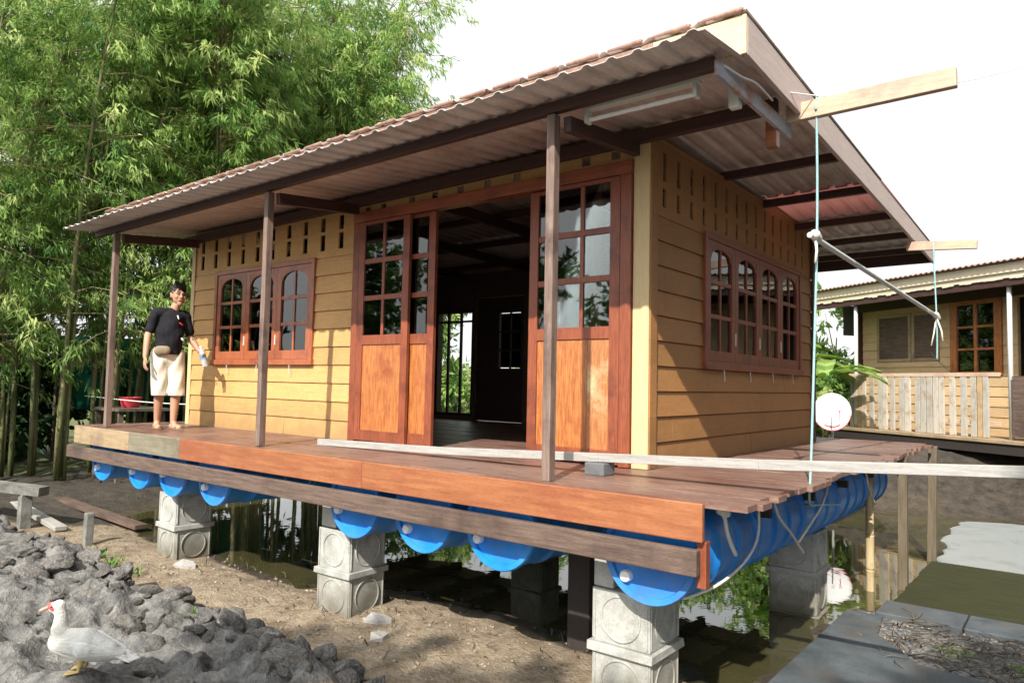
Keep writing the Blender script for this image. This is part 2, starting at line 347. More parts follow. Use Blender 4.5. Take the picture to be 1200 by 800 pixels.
def height(x, y):
    sd_ = pond_sd(x, y)
    z = np.where(sd_ > 0, -1.2 - .35*ss(0, .9, sd_), -1.2 + .035*ss(0, .35, -sd_))
    z = z + .012*nz(x, y, 3., 2.)*(1-ss(0,.3,sd_)) + .006*nz(x, y, 12., 5., 3)
    # far bank, rising to the second house
    far = ss(0, 1.6, -sd_) * ss(4.6, 6.6, y + np.maximum(0, x-2)*.1) 
    z = z + far*(.78 + .10*nz(x, y, 1.6, 9.))
    # bank at the bamboo, beyond the left end
    lb = ss(-6.9, -8.6, x)
    z = z + lb*(.16 + .05*nz(x, y, 1.5, 3.))*ss(0,.5,-sd_)
    # ground to the right in front
    rb = ss(.72, .95, x)*ss(2.3, 2.0, y)*ss(0,.15,-sd_)
    z = z + rb*(.015 + .02*nz(x, y, 5., 4.))
    # dug clay heaped in the front
    m = clay_mask(x, y)
    crest = .10 + .07*np.exp(-((y+1.85)/.30)**2) + .08*ss(-2.6,-5.,x)
    z = z + m*(crest + .085*nz(x, y, 1.9, 11.) + .075*(rnz(x, y, 3.2, 6.)-1.0) + .035*(rnz(x, y, 8., 8.)-1.0) + .03*np.floor(3*nz(x, y, 4.5, 21.))/3)
    z = lerp(z, -.905, np.exp(-((x+1.66)**2+(y+2.72)**2)/.05))        # where the duck stands
    return z
def hz(x, y): return float(height(np.array([x]), np.array([y]))[0])
def axis(parts):
    a = []
    for lo, hi, st in parts: a += list(np.arange(lo, hi-1e-6, st))
    a.append(parts[-1][1]); return np.array(a)
xs = np.concatenate([[-900,-300,-120,-60,-36,-24,-18,-15], axis([(-13,-8,.14),(-8,-5,.045),(-5,-.4,.028),(-.4,2.6,.05),(2.6,6,.12)]), [7,9,13,20,36,60,120,300,900]])
ys = np.concatenate([[-900,-300,-100,-40,-20,-12,-8,-6], axis([(-4.6,-3.2,.07),(-3.2,-1.2,.028),(-1.2,.8,.045),(.8,6,.09),(6,10.5,.08),(10.5,14,.25)]), [16,19,24,34,60,120,300,900]])
XX, YY = np.meshgrid(xs, ys); ZZ = height(XX.ravel(), YY.ravel())
me = bpy.data.meshes.new('ground'); nx, ny = len(xs), len(ys)
idx = np.arange(nx*ny).reshape(ny, nx)
quads = np.stack([idx[:-1,:-1], idx[:-1,1:], idx[1:,1:], idx[1:,:-1]], -1).reshape(-1,4)
me.from_pydata(np.stack([XX.ravel(), YY.ravel(), ZZ], 1).tolist(), [], quads.tolist())
sdv = pond_sd(XX.ravel(), YY.ravel()); xr, yr = XX.ravel(), YY.ravel()
cm = clay_mask(xr, yr)
wet = np.clip(ss(-.22, .05, sdv) + .9*ss(-.1,.35,yr)*ss(-8.5,-7,xr)*ss(.72,.6,xr)*ss(-.5,.1,sdv+.3), 0, 1)
bank = np.maximum(ss(4.4, 6.2, yr)*ss(-9,-7,xr), ss(-6.6,-7.6,xr+.5*np.sin(yr*3)))
green = np.clip(ss(-9,-12,xr) + ss(10.5,13,yr) + ss(6,8,xr), 0, 1)
grav = ss(.72,.85,xr)*ss(4.3,4.0,yr)
for nm, v in (('clay', cm), ('wet', wet), ('bank', bank), ('green', green), ('gravel', grav)):
    a = me.attributes.new(nm, 'FLOAT', 'POINT'); a.data.foreach_set('value', np.asarray(v, np.float32))
def groundmat():
    m, nt, p, out = newmat('soil_and_clay'); L = nt.links.new
    mp = coords(nt, (1,1,1), True)
    def nzn(s, d=6., ro=.65):
        n = N(nt, 'ShaderNodeTexNoise', Scale=s, Detail=d, Roughness=ro); L(mp.outputs[0], n.inputs['Vector']); return n.outputs['Fac']
    big, fine, mid = nzn(1.7), nzn(38., 4.), nzn(7.)
    tan = ramp(nt, mid, [(.3, (.17,.12,.07)), (.5, (.29,.225,.155)), (.72, (.40,.325,.23))])
    clay = ramp(nt, mid, [(.28, (.04,.042,.044)), (.48, (.15,.147,.14)), (.76, (.31,.30,.28))])
    mud = ramp(nt, mid, [(.3, (.035,.027,.018)), (.7, (.10,.075,.05))])
    bnk = ramp(nt, mid, [(.3, (.024,.02,.015)), (.7, (.085,.068,.052))])
    grn = ramp(nt, mid, [(.3, (.05,.07,.02)), (.7, (.12,.13,.05))])
    grv = ramp(nt, fine, [(.3, (.07,.07,.07)), (.5, (.17,.165,.158)), (.72, (.33,.32,.30))])
    col = tan.outputs[0]
    def over(c, attr, jitter=.5):
        nonlocal col
        at = N(nt, 'ShaderNodeAttribute'); at.attribute_name = attr
        ad = N(nt, 'ShaderNodeMath', operation='MULTIPLY_ADD'); L(big, ad.inputs[0]); ad.inputs[1].default_value = jitter; ad.inputs[2].default_value = -jitter/2
        sm = N(nt, 'ShaderNodeMath', operation='ADD', use_clamp=True); L(at.outputs['Fac'], sm.inputs[0]); L(ad.outputs[0], sm.inputs[1])
        rr = ramp(nt, sm.outputs[0], [(.35, (0,0,0)), (.65, (1,1,1))])
        mx = N(nt, 'ShaderNodeMix', data_type='RGBA'); L(rr.outputs[0], mx.inputs['Factor']); L(col, mx.inputs['A']); L(c, mx.inputs['B']); col = mx.outputs['Result']
        return rr.outputs[0]
    over(bnk.outputs[0], 'bank'); over(grn.outputs[0], 'green'); over(grv.outputs[0], 'gravel'); over(clay.outputs[0], 'clay'); wf = over(mud.outputs[0], 'wet', .4)
    r3 = ramp(nt, fine, [(.3, (.68,)*3), (.68, (1.12,)*3)])
    mx = N(nt, 'ShaderNodeMix', data_type='RGBA', blend_type='MULTIPLY'); mx.inputs['Factor'].default_value = 1
    L(col, mx.inputs['A']); L(r3.outputs[0], mx.inputs['B']); L(mx.outputs['Result'], p.inputs['Base Color'])
    ro = ramp(nt, wf, [(0, (.95,)*3), (1, (.6,)*3)]); L(ro.outputs[0], p.inputs['Roughness'])
    b = N(nt, 'ShaderNodeBump', Strength=.9, Distance=.03); L(fine, b.inputs['Height'])
    b2 = N(nt, 'ShaderNodeBump', Strength=.5, Distance=.05); L(mid, b2.inputs['Height']); L(b.outputs[0], b2.inputs['Normal']); L(b2.outputs[0], p.inputs['Normal'])
    return m
tag(link('ground', me, groundmat(), smooth='all'), 'bare tan soil and grey dug clay around the pond', kind='structure')

def watermat():
    m, nt, p, out = newmat('pond_water'); L = nt.links.new
    mp = coords(nt, (1,1,1), True)
    n = N(nt, 'ShaderNodeTexNoise', Scale=1.6, Detail=3.); L(mp.outputs[0], n.inputs['Vector'])
    n2 = N(nt, 'ShaderNodeTexNoise', Scale=9., Detail=2.); L(mp.outputs[0], n2.inputs['Vector'])
    b = N(nt, 'ShaderNodeBump', Strength=.03, Distance=.05); L(n.outputs['Fac'], b.inputs['Height'])
    b2 = N(nt, 'ShaderNodeBump', Strength=.02, Distance=.02); L(n2.outputs['Fac'], b2.inputs['Height']); L(b.outputs[0], b2.inputs['Normal'])
    r = ramp(nt, n.outputs['Fac'], [(.3, (.04,.040,.016)), (.7, (.075,.066,.03))]); L(r.outputs[0], p.inputs['Base Color'])
    p.inputs['Roughness'].default_value = .015; p.inputs['IOR'].default_value = 2.4; L(b2.outputs[0], p.inputs['Normal']); return m
wm = MB(); wm.add([(-8.8,-1.,WATER),(5.4,-1.,WATER),(5.4,9.4,WATER),(-8.8,9.4,WATER)], [(0,1,2,3)])
tag(wm.build('water', watermat()), 'still dark pond water under and behind the raised house', kind='structure')

# pale sheet painting sky glare onto the water, and dark boards, to the right
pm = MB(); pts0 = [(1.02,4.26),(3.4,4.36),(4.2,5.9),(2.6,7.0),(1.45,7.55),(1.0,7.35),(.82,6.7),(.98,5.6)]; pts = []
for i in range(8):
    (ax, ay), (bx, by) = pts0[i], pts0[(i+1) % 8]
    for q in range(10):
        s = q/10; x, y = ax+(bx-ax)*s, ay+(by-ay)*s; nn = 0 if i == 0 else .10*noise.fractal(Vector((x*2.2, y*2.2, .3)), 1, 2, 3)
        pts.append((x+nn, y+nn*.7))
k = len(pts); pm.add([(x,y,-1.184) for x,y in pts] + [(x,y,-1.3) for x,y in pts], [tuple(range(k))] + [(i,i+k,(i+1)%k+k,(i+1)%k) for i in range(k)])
M['sky_glare'] = surf('pale_sky_glare', (.27,.30,.305), (.35,.375,.375), (1,1,1), 2, .25, .1, .004, stain=(.21,.235,.23), stain_scale=2, world=True)
tag(pm.build('glare_sheet', M['sky_glare'], bevel=.03), 'pale sheet flush with the water, sky glare painted in its colour, below the far bank', kind='structure')

# ------------------------------------------------------------------ clods of dug clay
M['clod'] = surf('grey_clay_clod', (.055,.056,.056), (.27,.258,.24), (1,1,1), 5.5, .95, .9, .03, stain=(.15,.115,.08), stain_scale=3, stain_lo=.52, stain_hi=.66, fine=(50,.25))
def clod_mesh(seed):
    bm = bmesh.new(); bmesh.ops.create_icosphere(bm, subdivisions=4, radius=1)
    rp = random.Random(seed*17); planes = [(Vector((rp.gauss(0,1), rp.gauss(0,1), rp.gauss(0,1))).normalized(), rp.uniform(.55,.95)) for _ in range(11)]
    for v in bm.verts:
        p = v.co.copy(); q = p + Vector((seed*3.1, seed, -seed))
        for pn, pd in planes:                                   # broken faces
            e = p.dot(pn) - pd
            if e > 0: p = p - pn*e
        d = .16*noise.noise(q*1.6) + .09*noise.fractal(q*4, 1, 2, 4) - .05*max(0, noise.ridged_multi_fractal(q*2.2, 1, 2, 3, 1, 2)-1.3)
        v.co = p*(1.15+d)
        v.co.z *= .60
    me = bpy.data.meshes.new('clay_clod'); bm.to_mesh(me); bm.free(); me.materials.append(M['clod'])
    me.polygons.foreach_set('use_smooth', [True]*len(me.polygons)); return me
cl = [clod_mesh(i+1) for i in range(9)]
rc = random.Random(5); placed = []
big = [(-1.35,-1.78,.10),(-1.62,-1.72,.10),(-1.12,-1.9,.09),(-2.0,-1.68,.09),(-2.35,-1.75,.10),(-2.75,-1.72,.11),(-3.2,-1.66,.10),(-.92,-2.02,.09),(-1.05,-2.2,.11),(-.85,-2.25,.09),(-3.7,-1.62,.11),(-4.2,-1.7,.13),(-4.8,-1.65,.13),(-5.4,-1.6,.13),(-2.6,-2.05,.10),(-3.3,-2.0,.12),(-1.3,-2.35,.10),(-3.9,-2.0,.12)]
for x, y, s in big: placed.append((x, y, s))
while len(placed) < 235:
    x = rc.uniform(-6.0,-.85); y = -1.45 - abs(rc.gauss(0,.6))
    if y < -3.1 or (abs(x+1.66) < .26 and abs(y+2.72) < .28): continue
    placed.append((x, y, rc.choice([.018,.022,.025,.03,.035,.04,.05,.06,.075,.09])))
for i, (x, y, s) in enumerate(placed):
    o = bpy.data.objects.new('clay_clod', cl[i % 9]); COL.objects.link(o)
    o.location = (x, y, hz(x, y) + s*.12); o.rotation_euler = (rc.uniform(-.8,.8), rc.uniform(-.8,.8), rc.uniform(0,6.28))
    o.scale = (s*rc.uniform(.9,1.35), s*rc.uniform(.8,1.2), s*rc.uniform(.8,1.15))
    tag(o, 'rough lump of dug grey clay on the heap in front of the raft house', 'clay lump', 'lumps of dug clay on the heap')

# ------------------------------------------------------------------ vegetation
def leaves_mesh(name, items, mat, parent=None):
    """items: list of (base, direction, side, length, width, tint)"""
    v = []; f = []; t = []
    for b, d, s, ln, wd, ti in items:
        n = len(v)
        m = b + d*(ln*.42); up_ = d.cross(s)*(wd*.12)
        v += [tuple(b), tuple(m + s*wd/2 + up_), tuple(b + d*ln), tuple(m - s*wd/2 + up_)]
        f.append((n, n+1, n+2, n+3)); t.append(ti)
    me = bpy.data.meshes.new(name); me.from_pydata(v, [], f)
    a = me.attributes.new('tint', 'FLOAT', 'FACE'); a.data.foreach_set('value', t)
    return link(name, me, mat, parent)
def rvec(r): 
    while True:
        p = Vector((r.uniform(-1,1), r.uniform(-1,1), r.uniform(-1,1)))
        if .05 < p.length < 1: return p.normalized()
def spray(r, p, out, items, n, ln, wd, droop, spread, tint):
    """a drooping fan of narrow leaves around a short twig"""
    for k in range(n):
        b = p + out*(k/n*ln*1.2) + rvec(r)*spread*.35
        d = (out*.55 + rvec(r)*.75 + Vector((0,0,-droop))).normalized()
        s = d.cross(rvec(r))
        if s.length < .05: continue
        items.append((b, d, s.normalized(), ln*r.uniform(.7,1.2), wd*r.uniform(.7,1.2), min(1,max(0,tint + r.uniform(-.22,.22)))))
def bamboo(x, y, n, hgt, lean, label, seed, sprays=60, spreadr=.8, low=.21):
    r = random.Random(seed); z0 = hz(x, y) - .05
    t = thing('bamboo_clump', label, 'bamboo', (x, y, z0), 'bamboo clumps behind the raft house')
    items = []; tw = MB(); lsz = r.uniform(.85,1.2)
    for c in range(n):
        a = r.uniform(0, 6.28); rr = r.uniform(.05, spreadr)
        bx, by = x + math.cos(a)*rr, y + math.sin(a)*rr
        H = hgt*r.uniform(.72,1.08); ld = Vector((math.cos(a)*.8 + lean[0], math.sin(a)*.8 + lean[1], 0))
        bend = r.uniform(.10,.26)*H
        pts = []
        for i in range(13):
            s = i/12; pts.append(Vector((bx, by, z0)) + Vector((0,0,H*(s - .10*s**3))) + ld*bend*(s**2.2))
        r0 = r.uniform(.028,.045)
        mb = MB(); mb.tube(pts, [r0*(1-.8*(i/12)) for i in range(13)], 7)
        for i in range(1, 9):
            s = i/9; q = Vector((bx, by, z0)) + Vector((0,0,H*(s-.10*s**3))) + ld*bend*(s**2.2)
        mb.build('culm', M['culm'], t, smooth='all')
        for k in range(sprays):
            s = low + (1-low)*r.random()**.8
            q = Vector((bx, by, z0)) + Vector((0,0,H*(s-.10*s**3))) + ld*bend*(s**2.2)
            a2 = r.uniform(0, 6.28); o = Vector((math.cos(a2), math.sin(a2), r.uniform(-.1,.5)))
            reach = r.uniform(.2,1.45)*(1.1-.45*s)
            e = q + o*reach + Vector((0,0,-.25*reach**2))
            if r.random() < .55: tw.tube([q, (q+e)/2 + Vector((0,0,.07)), e], [.010,.007,.004], 4, False)
            ti = min(.95, max(.05, r.gauss(.48,.22)))
            m = 3 if reach > .6 else 2
            for j in range(m):
                p = q.lerp(e, .45 + .55*(j+1)/m) + rvec(r)*.12
                spray(r, p, (o + Vector((0,0,-.4))).normalized(), items, r.randint(13,19), .145*lsz, .025*lsz, .8, .2, ti)
    tw.build('branches', M['twig'], t)
    leaves_mesh('foliage', items, M['leaf'], t)
    return t
BAM = [(-10.2,-1.5,8,9.,(.25,-.1),'bamboo clump of straight green stems at the far left, in front of the others'),
       (-9.8,.0,9,9.5,(.3,0),'bamboo clump whose stems rise left of the porch end, behind the concrete bench'),
       (-10.6,1.2,9,10.2,(.2,-.1),'bamboo clump rising just behind the leftmost porch post'),
       (-9.9,2.7,9,10.6,(.25,-.1),'bamboo clump directly behind the standing man'),
       (-10.0,3.5,9,10.6,(.2,-.1),'bamboo clump behind the left end of the corrugated roof'),
       (-9.9,4.5,9,10.8,(.0,-.1),'bamboo clump behind the middle of the corrugated roof'),
       (-9.8,5.2,8,10.2,(-.2,-.1),'rightmost bamboo clump whose crown ends against the open sky')]
for i, (x, y, n, h_, ln_, lb) in enumerate(BAM):
    bamboo(x, y, n, h_, ln_, lb, 100+i, sprays=130)

def bushy(name, x, y, hgt, rad, label, cat, seed, mat, group=None, leaf=(.16,.07), n=2600, trunk=.09, low=.2, lobes=9, droop=.3):
    r = random.Random(seed); z0 = hz(x, y) - .05
    t = thing(name, label, cat, (x, y, z0), group)
    tr = MB(); top = Vector((x + r.uniform(-.2,.2), y + r.uniform(-.2,.2), z0 + hgt*.72))
    base = Vector((x, y, z0)); tr.tube([base, base.lerp(top,.5) + rvec(r)*.08*rad, top], [trunk, trunk*.7, trunk*.3], 8)
    L_ = []
    for k in range(lobes):
        a = r.uniform(0,6.28); u = low + (1-low)*r.random()
        rr = rad*r.uniform(.25,.8)*math.sin(math.pi*min(1, .25+.75*(1-abs(2*u-1.05))))
        c = Vector((x + math.cos(a)*rr, y + math.sin(a)*rr, z0 + hgt*u*.93)); L_.append((c, rad*r.uniform(.28,.5)))
        s_ = base.lerp(top, min(1, u*.8)); tr.tube([s_, s_.lerp(c,.5)+Vector((0,0,.05)), c], [trunk*.4, trunk*.25, trunk*.08], 5)
    tr.build('trunk', M['bark'], t, smooth='all')
    items = []
    for k in range(n//9):
        c, q = r.choice(L_); o = rvec(r); p = c + Vector((o.x, o.y, o.z*.8))*q*(r.random()**.4)*1.05
        spray(r, p, (o + Vector((0,0,.1))).normalized(), items, 9, leaf[0], leaf[1], droop, .2*rad*.5, min(1,max(0,r.gauss(.45,.25))))
    leaves_mesh('crown', items, mat, t)
    return t
bushy('tree', -15.5, 1.5, 8.5, 2.6, 'dark round tree far behind the bamboo at the left edge', 'tree', 1, M['leafdark'], 'dark trees behind the bamboo', (.3,.13), 2400, .16)
bushy('tree', -15., 5., 9.5, 2.8, 'dark round tree behind the bamboo, above the standing man', 'tree', 2, M['leafdark'], 'dark trees behind the bamboo', (.3,.13), 2400, .16)
bushy('tree', -14.6, 6.0, 9., 2.1, 'dark round tree behind the bamboo over the left half of the roof', 'tree', 3, M['leafdark'], 'dark trees behind the bamboo', (.3,.13), 2400, .16)
bushy('tree', -13.8, 7.6, 8.4, 1.7, 'dark round tree behind the bamboo nearest the open sky', 'tree', 4, M['leafdark'], 'dark trees behind the bamboo', (.3,.13), 8000, .16)
for i, (x, y, lb) in enumerate([(-13.4,-1.6,'dark leafy shrub deep in the shade at the left edge, behind the bamboo stems'),(-13.2,.6,'dark leafy shrub in the shade behind the bamboo, left of the porch'),(-12.8,3.0,'dark leafy shrub in the shade behind the standing man'),(-11.4,-3.2,'dark leafy shrub beyond the concrete bench')]):
    bushy('shrub', x, y, 3.2 if i != 2 else 2.1, 1.5, lb, 'shrub', 140+i, M['leafdark'], 'dark shrubs behind the bamboo', (.24,.11), 4200, .05, .05, 12)
for i, (x, y, lb) in enumerate([(8.2,-1.0,'unseen dense tree added to block skylight, nearest the viewer'),(8.6,3.4,'unseen dense tree added to block skylight, beside the second cabin'),(9.6,7.6,'unseen dense tree added to block skylight, behind the second cabin'),(7.6,-5.2,'unseen dense tree added to block skylight, level with the viewer')]):
    bushy('tree', x, y, 9., 2.9, lb, 'tree', 150+i, M['leafdark'], 'unseen trees added to block skylight on the right', (.34,.17), 9000, .16, .08, 14)  # unseen row added to keep skylight off the right wall
# low shrubs on the bank behind the house: seen in the water and through its back openings
SH = [(-6.0,8.6,1.7,.9),(-4.6,9.2,2.1,1.),(-3.2,9.3,1.7,.9),(-1.95,8.9,1.5,.8),(-7.4,9.4,2.,1.),(-7.3,8.6,1.4,.7)]
SHL = ['leafy shrub behind the house, seen through its back doorway','tall leafy shrub on the bank behind the middle of the house','leafy shrub on the bank mirrored in the pond under the house','leafy shrub mirrored beside the far concrete blocks','broad shrub on the bank behind the bamboo and house','lower shrub by the water behind the left of the house']
for i, (x, y, h_, r_) in enumerate(SH):
    bushy('shrub', x, y, h_, r_, SHL[i], 'shrub', 40+i, M['leaf'], 'shrubs on the bank behind the house', (.17,.07), 2400, .03, .1, 8)
for i, (x, y, lb) in enumerate([(-3.4,11.6,'taller light green shrub beyond the pond behind the rear of the house'),(-7.6,11.8,'taller light green shrub farthest along the rear bank'),(-8.9,7.0,'light green shrub seen through the back doorway of the house'),(-10.7,8.4,'light green shrub behind the bamboo seen through the back doorway')]):
    bushy('shrub', x, y, 3.7, 1.15, lb, 'shrub', 240+i, M['leaf'], 'shrubs on the bank behind the house', (.2,.07), 3600, .04, .05, 11)
def banana(x, y, h_, n, label, seed):
    r = random.Random(seed); z0 = hz(x, y)-.05
    t = thing('banana_plant', label, 'plant', (x, y, z0))
    st = MB(); st.tube([(x,y,z0),(x+.03,y,z0+h_*.5),(x,y,z0+h_*.62)], [.08,.06,.04], 10); st.build('stem', M['leafmid2'], t, smooth='all')
    for k in range(n):
        a = k*2.4 + r.uniform(-.3,.3); o = Vector((math.cos(a), math.sin(a), 0)); el_ = r.uniform(.5,1.2); ln = h_*r.uniform(.5,.75)
        v = []; f = []; ti = []
        m = 9; s = o.cross(Vector((0,0,1)))
        for i in range(m+1):
            u = i/m; c = Vector((x,y,z0+h_*.55)) + o*ln*u*math.cos(el_*(1-u*.4)) + Vector((0,0,ln*(math.sin(el_)*u - .62*u*u)))
            wd = .17*math.sin(math.pi*min(1,.08+.92*u))**.7*(1-.3*u)*h_*.55
            v += [tuple(c + s*wd + Vector((0,0,.04*h_*.5))), tuple(c), tuple(c - s*wd + Vector((0,0,.04*h_*.5)))]
        for i in range(m):
            b = i*3
            f += [(b,b+3,b+4,b+1),(b+1,b+4,b+5,b+2)]; tt = r.uniform(.35,.95); ti += [tt, tt-.1]
        me = bpy.data.meshes.new('leaf'); me.from_pydata(v, [], f); at = me.attributes.new('tint','FLOAT','FACE'); at.data.foreach_set('value', ti)
        lo = link('leaf', me, M['leaf'], t, smooth='all')
        md = lo.modifiers.new('thick', 'SOLIDIFY'); md.thickness = .004
M['leafmid2'] = surf('banana_stem', (.16,.2,.07), (.28,.3,.12), GZ, 4, .5)
banana(-1.55, 9.9, 2.0, 9, 'green banana plant between the two wooden houses', 3)
banana(-2.6, 10.9, 2.5, 9, 'taller banana plant behind the raft house, next to the other one', 4)
# trees on the camera's side of the pond: they shade the near clay and show in the door panes
bushy('shade_tree', 5.25, -8.4, 10.4, 1.0, 'leafy shade tree standing behind the viewer on the slab side', 'tree', 61, M['leafmid'], None, (.24,.12), 9000, .11, .5, 14)
bushy('shade_tree', -1.2, -10.2, 4.6, 1.4, 'low leafy tree standing behind the viewer beside the clay heap', 'tree', 62, M['leafmid'], None, (.22,.1), 4200, .1, .3, 10)
bushy('shade_tree', 2.0, -9.4, 8.1, 1.1, 'broad leafy tree standing behind the viewer in the middle', 'tree', 63, M['leafmid'], None, (.24,.12), 8000, .1, .5, 12)
bushy('shade_tree', -3.6, -10.6, 5.2, 1.6, 'leafy tree standing behind the viewer farthest along the heap', 'tree', 64, M['leafmid'], None, (.22,.1), 4200, .1, .3, 10)
for i, (x, y, h_, lb) in enumerate([(-6.4,-11.8,4.6,'leafy tree on the near bank mirrored in the right door panes'),(-9.3,-10.2,5.0,'leafy tree on the near bank mirrored in the left door panes'),(-13.,-8.6,5.2,'leafy tree on the near bank mirrored in the front window')]):
    bushy('shade_tree', x, y, h_, 1.7, lb, 'tree', 160+i, M['leafmid'], None, (.26,.12), 4500, .1, .1, 12)
bushy('shrub', -2.15, 12.6, 3.0, 1.0, 'bright green shrub behind the banana plant between the two cabins', 'shrub', 170, M['leaf'], 'shrubs on the bank behind the house', (.22,.08), 3200, .04, .05, 10)
# canes without leaves at the foot of the clumps
rk = random.Random(77)
for i in range(16):
    x, y = rk.uniform(-10.4,-8.9), rk.uniform(-2.2,1.6); z0 = hz(x, y)-.05; H = rk.uniform(2.6,5.)
    b = MB(); lx, ly = rk.uniform(-.5,.5), rk.uniform(-.3,.3); r0 = rk.uniform(.018,.034)
    b.tube([(x+lx*(q/6)**2, y+ly*(q/6)**2, z0+H*q/6) for q in range(7)], [r0*(1-.4*q/6) for q in range(7)], 7)
    tag(b.build('bamboo_cane', M['culm'], smooth='all'), 'slim bare bamboo cane standing among the clumps at the left edge', 'cane', 'bare bamboo canes at the left')
rl = random.Random(31); items = []
for k in range(420):
    x, y = rl.uniform(-6.5,.3), rl.uniform(-1.5,.1)
    if k % 4 == 0: x, y = rl.uniform(.8,2.4), rl.uniform(.5,2.1)
    if pond_sd(np.array([x]), np.array([y]))[0] > -.02: continue
    a = rl.uniform(0,6.28); d = Vector((math.cos(a), math.sin(a), rl.uniform(-.15,.25))).normalized()
    items.append((Vector((x, y, hz(x,y)+.012)), d, Vector((-d.y, d.x, rl.uniform(-.3,.3))).normalized(), rl.uniform(.03,.075), rl.uniform(.008,.018), rl.random()))
M['deadleaf'] = leafmat('dead_leaf', (.06,.04,.02), (.20,.14,.07), (.36,.28,.15), .15, .7)
tag(leaves_mesh('leaf_litter', items, M['deadleaf']), 'dry fallen leaves scattered over the soil', kind='stuff')
# weeds
def weed(x, y, h_, n, label, seed, group='small weeds on the soil'):
    r = random.Random(seed); z0 = hz(x, y); items = []
    for k in range(n):
        a = r.uniform(0,6.28); d = Vector((math.cos(a)*.6, math.sin(a)*.6, r.uniform(.4,1.2))).normalized()
        s = d.cross(Vector((0,0,1))).normalized(); b = Vector((x + r.gauss(0,.05), y + r.gauss(0,.05), z0 + r.uniform(0,h_*.5)))
        items.append((b, d, s, h_*r.uniform(.5,1), h_*.28, r.uniform(.4,1)))
    t = leaves_mesh('weed', items, M['leafmid']); return tag(t, label, 'weed', group)
W = [(-5.0,-1.28,.11,40,'green weed sprouting at the foot of the thin concrete stub'),(-4.6,-1.3,.09,36,'small weed at the clay edge right of the concrete stub'),(-4.2,-1.33,.08,30,'low weed along the clay edge before the far block pillar'),
     (-2.35,-1.78,.10,26,'single green sprig growing in the clay heap'),(1.55,1.25,.045,60,'grassy weed on the gravel beside the grey slabs'),(1.95,1.15,.045,50,'low weed on the gravel near the right slab')]
for i, a in enumerate(W): weed(*a, 80+i)
# ------------------------------------------------------------------ the raft house
HOUSE = thing('wooden_house', 'yellow timber cabin with red doors and corrugated porch roof standing on the raft deck', 'house', (-2.9, 1.8, 0))
XL, YB = -5.85, 3.66
def zA(x, y): return 2.16 + .10*(y+1.25) + .0095*(x-.9)
def zB(x, y): return 2.405 - .044*(y+.79) + .0095*(x-.9)
PF = lambda u, z, o: (u, -o, z)            # front wall: u = x
PS = lambda u, z, o: (o, u, z)             # right wall: u = y
PB = lambda u, z, o: (u, YB + o, z)        # back wall
PLF = lambda u, z, o: (XL - o, u, z)       # left wall
rj = random.Random(21)
def board_wall(mb, P, u0, u1, rows, holes, thick_=.05, lap=.012):
    for za, zb in rows:
        thick = .012 if zb-za > .3 else thick_
        cuts = sorted({za, zb, *[h for H in holes for h in (H[2], H[3]) if za < h < zb]})
        l = lap if zb-za < .2 else .0
        for z0, z1 in zip(cuts, cuts[1:]):
            blk = sorted((H[0], H[1]) for H in holes if H[2] < z1-1e-6 and H[3] > z0+1e-6)
            u = u0; iv = []
            for a, b in blk:
                if a > u: iv.append((u, min(a, u1)))
                u = max(u, b)
            if u < u1: iv.append((u, u1))
            g = .010 if (l and z1 == zb) else 0
            o0 = .004 + l*(1-(z0-za)/(zb-za)); o1 = .004 + l*(1-(z1-za)/(zb-za))
            if zb-za < .2:
                iv2 = []
                for a, b in iv:
                    if b-a > 1.3 and rj.random() < .6:
                        q = rj.uniform(a+.3, b-.3); iv2 += [(a, q-.0025), (q+.0025, b)]
                    else: iv2.append((a, b))
                iv = iv2
            for a, b in iv:
                mb.hexa([P(a,z0,o0),P(b,z0,o0),P(b,z0,-thick),P(a,z0,-thick),P(a,z1-g,o1),P(b,z1-g,o1),P(b,z1-g,-thick),P(a,z1-g,-thick)])
                if g: mb.hexa([P(a,z1-g,-.004),P(b,z1-g,-.004),P(b,z1-g,-thick),P(a,z1-g,-thick),P(a,z1,-.004),P(b,z1,-.004),P(b,z1,-thick),P(a,z1,-thick)])
ROWS = [(i*.17, (i+1)*.17) for i in range(10)]
# front wall
holes = [(-5.33,-3.54,.69,1.71), (-2.96,-.10,0,2.05)]
for k in range(10):
    x = -5.70 + k*.275
    holes += [(x, x+.07, 1.76+.0008*k, 1.92), (x, x+.07, 1.95, 2.085)]
for x in (-2.82,-2.61,-2.25,-1.98,-1.69,-1.40,-1.11,-.80,-.49,-.25):
    zc = 2.105 + .016*(x+1.1); holes.append((x-.035, x+.035, zc-.03, zc+.03))
fw = MB(); board_wall(fw, PF, XL, -.002, ROWS + [(1.70, 2.205)], holes)
fw.build('wall', M['yellow'], HOUSE)
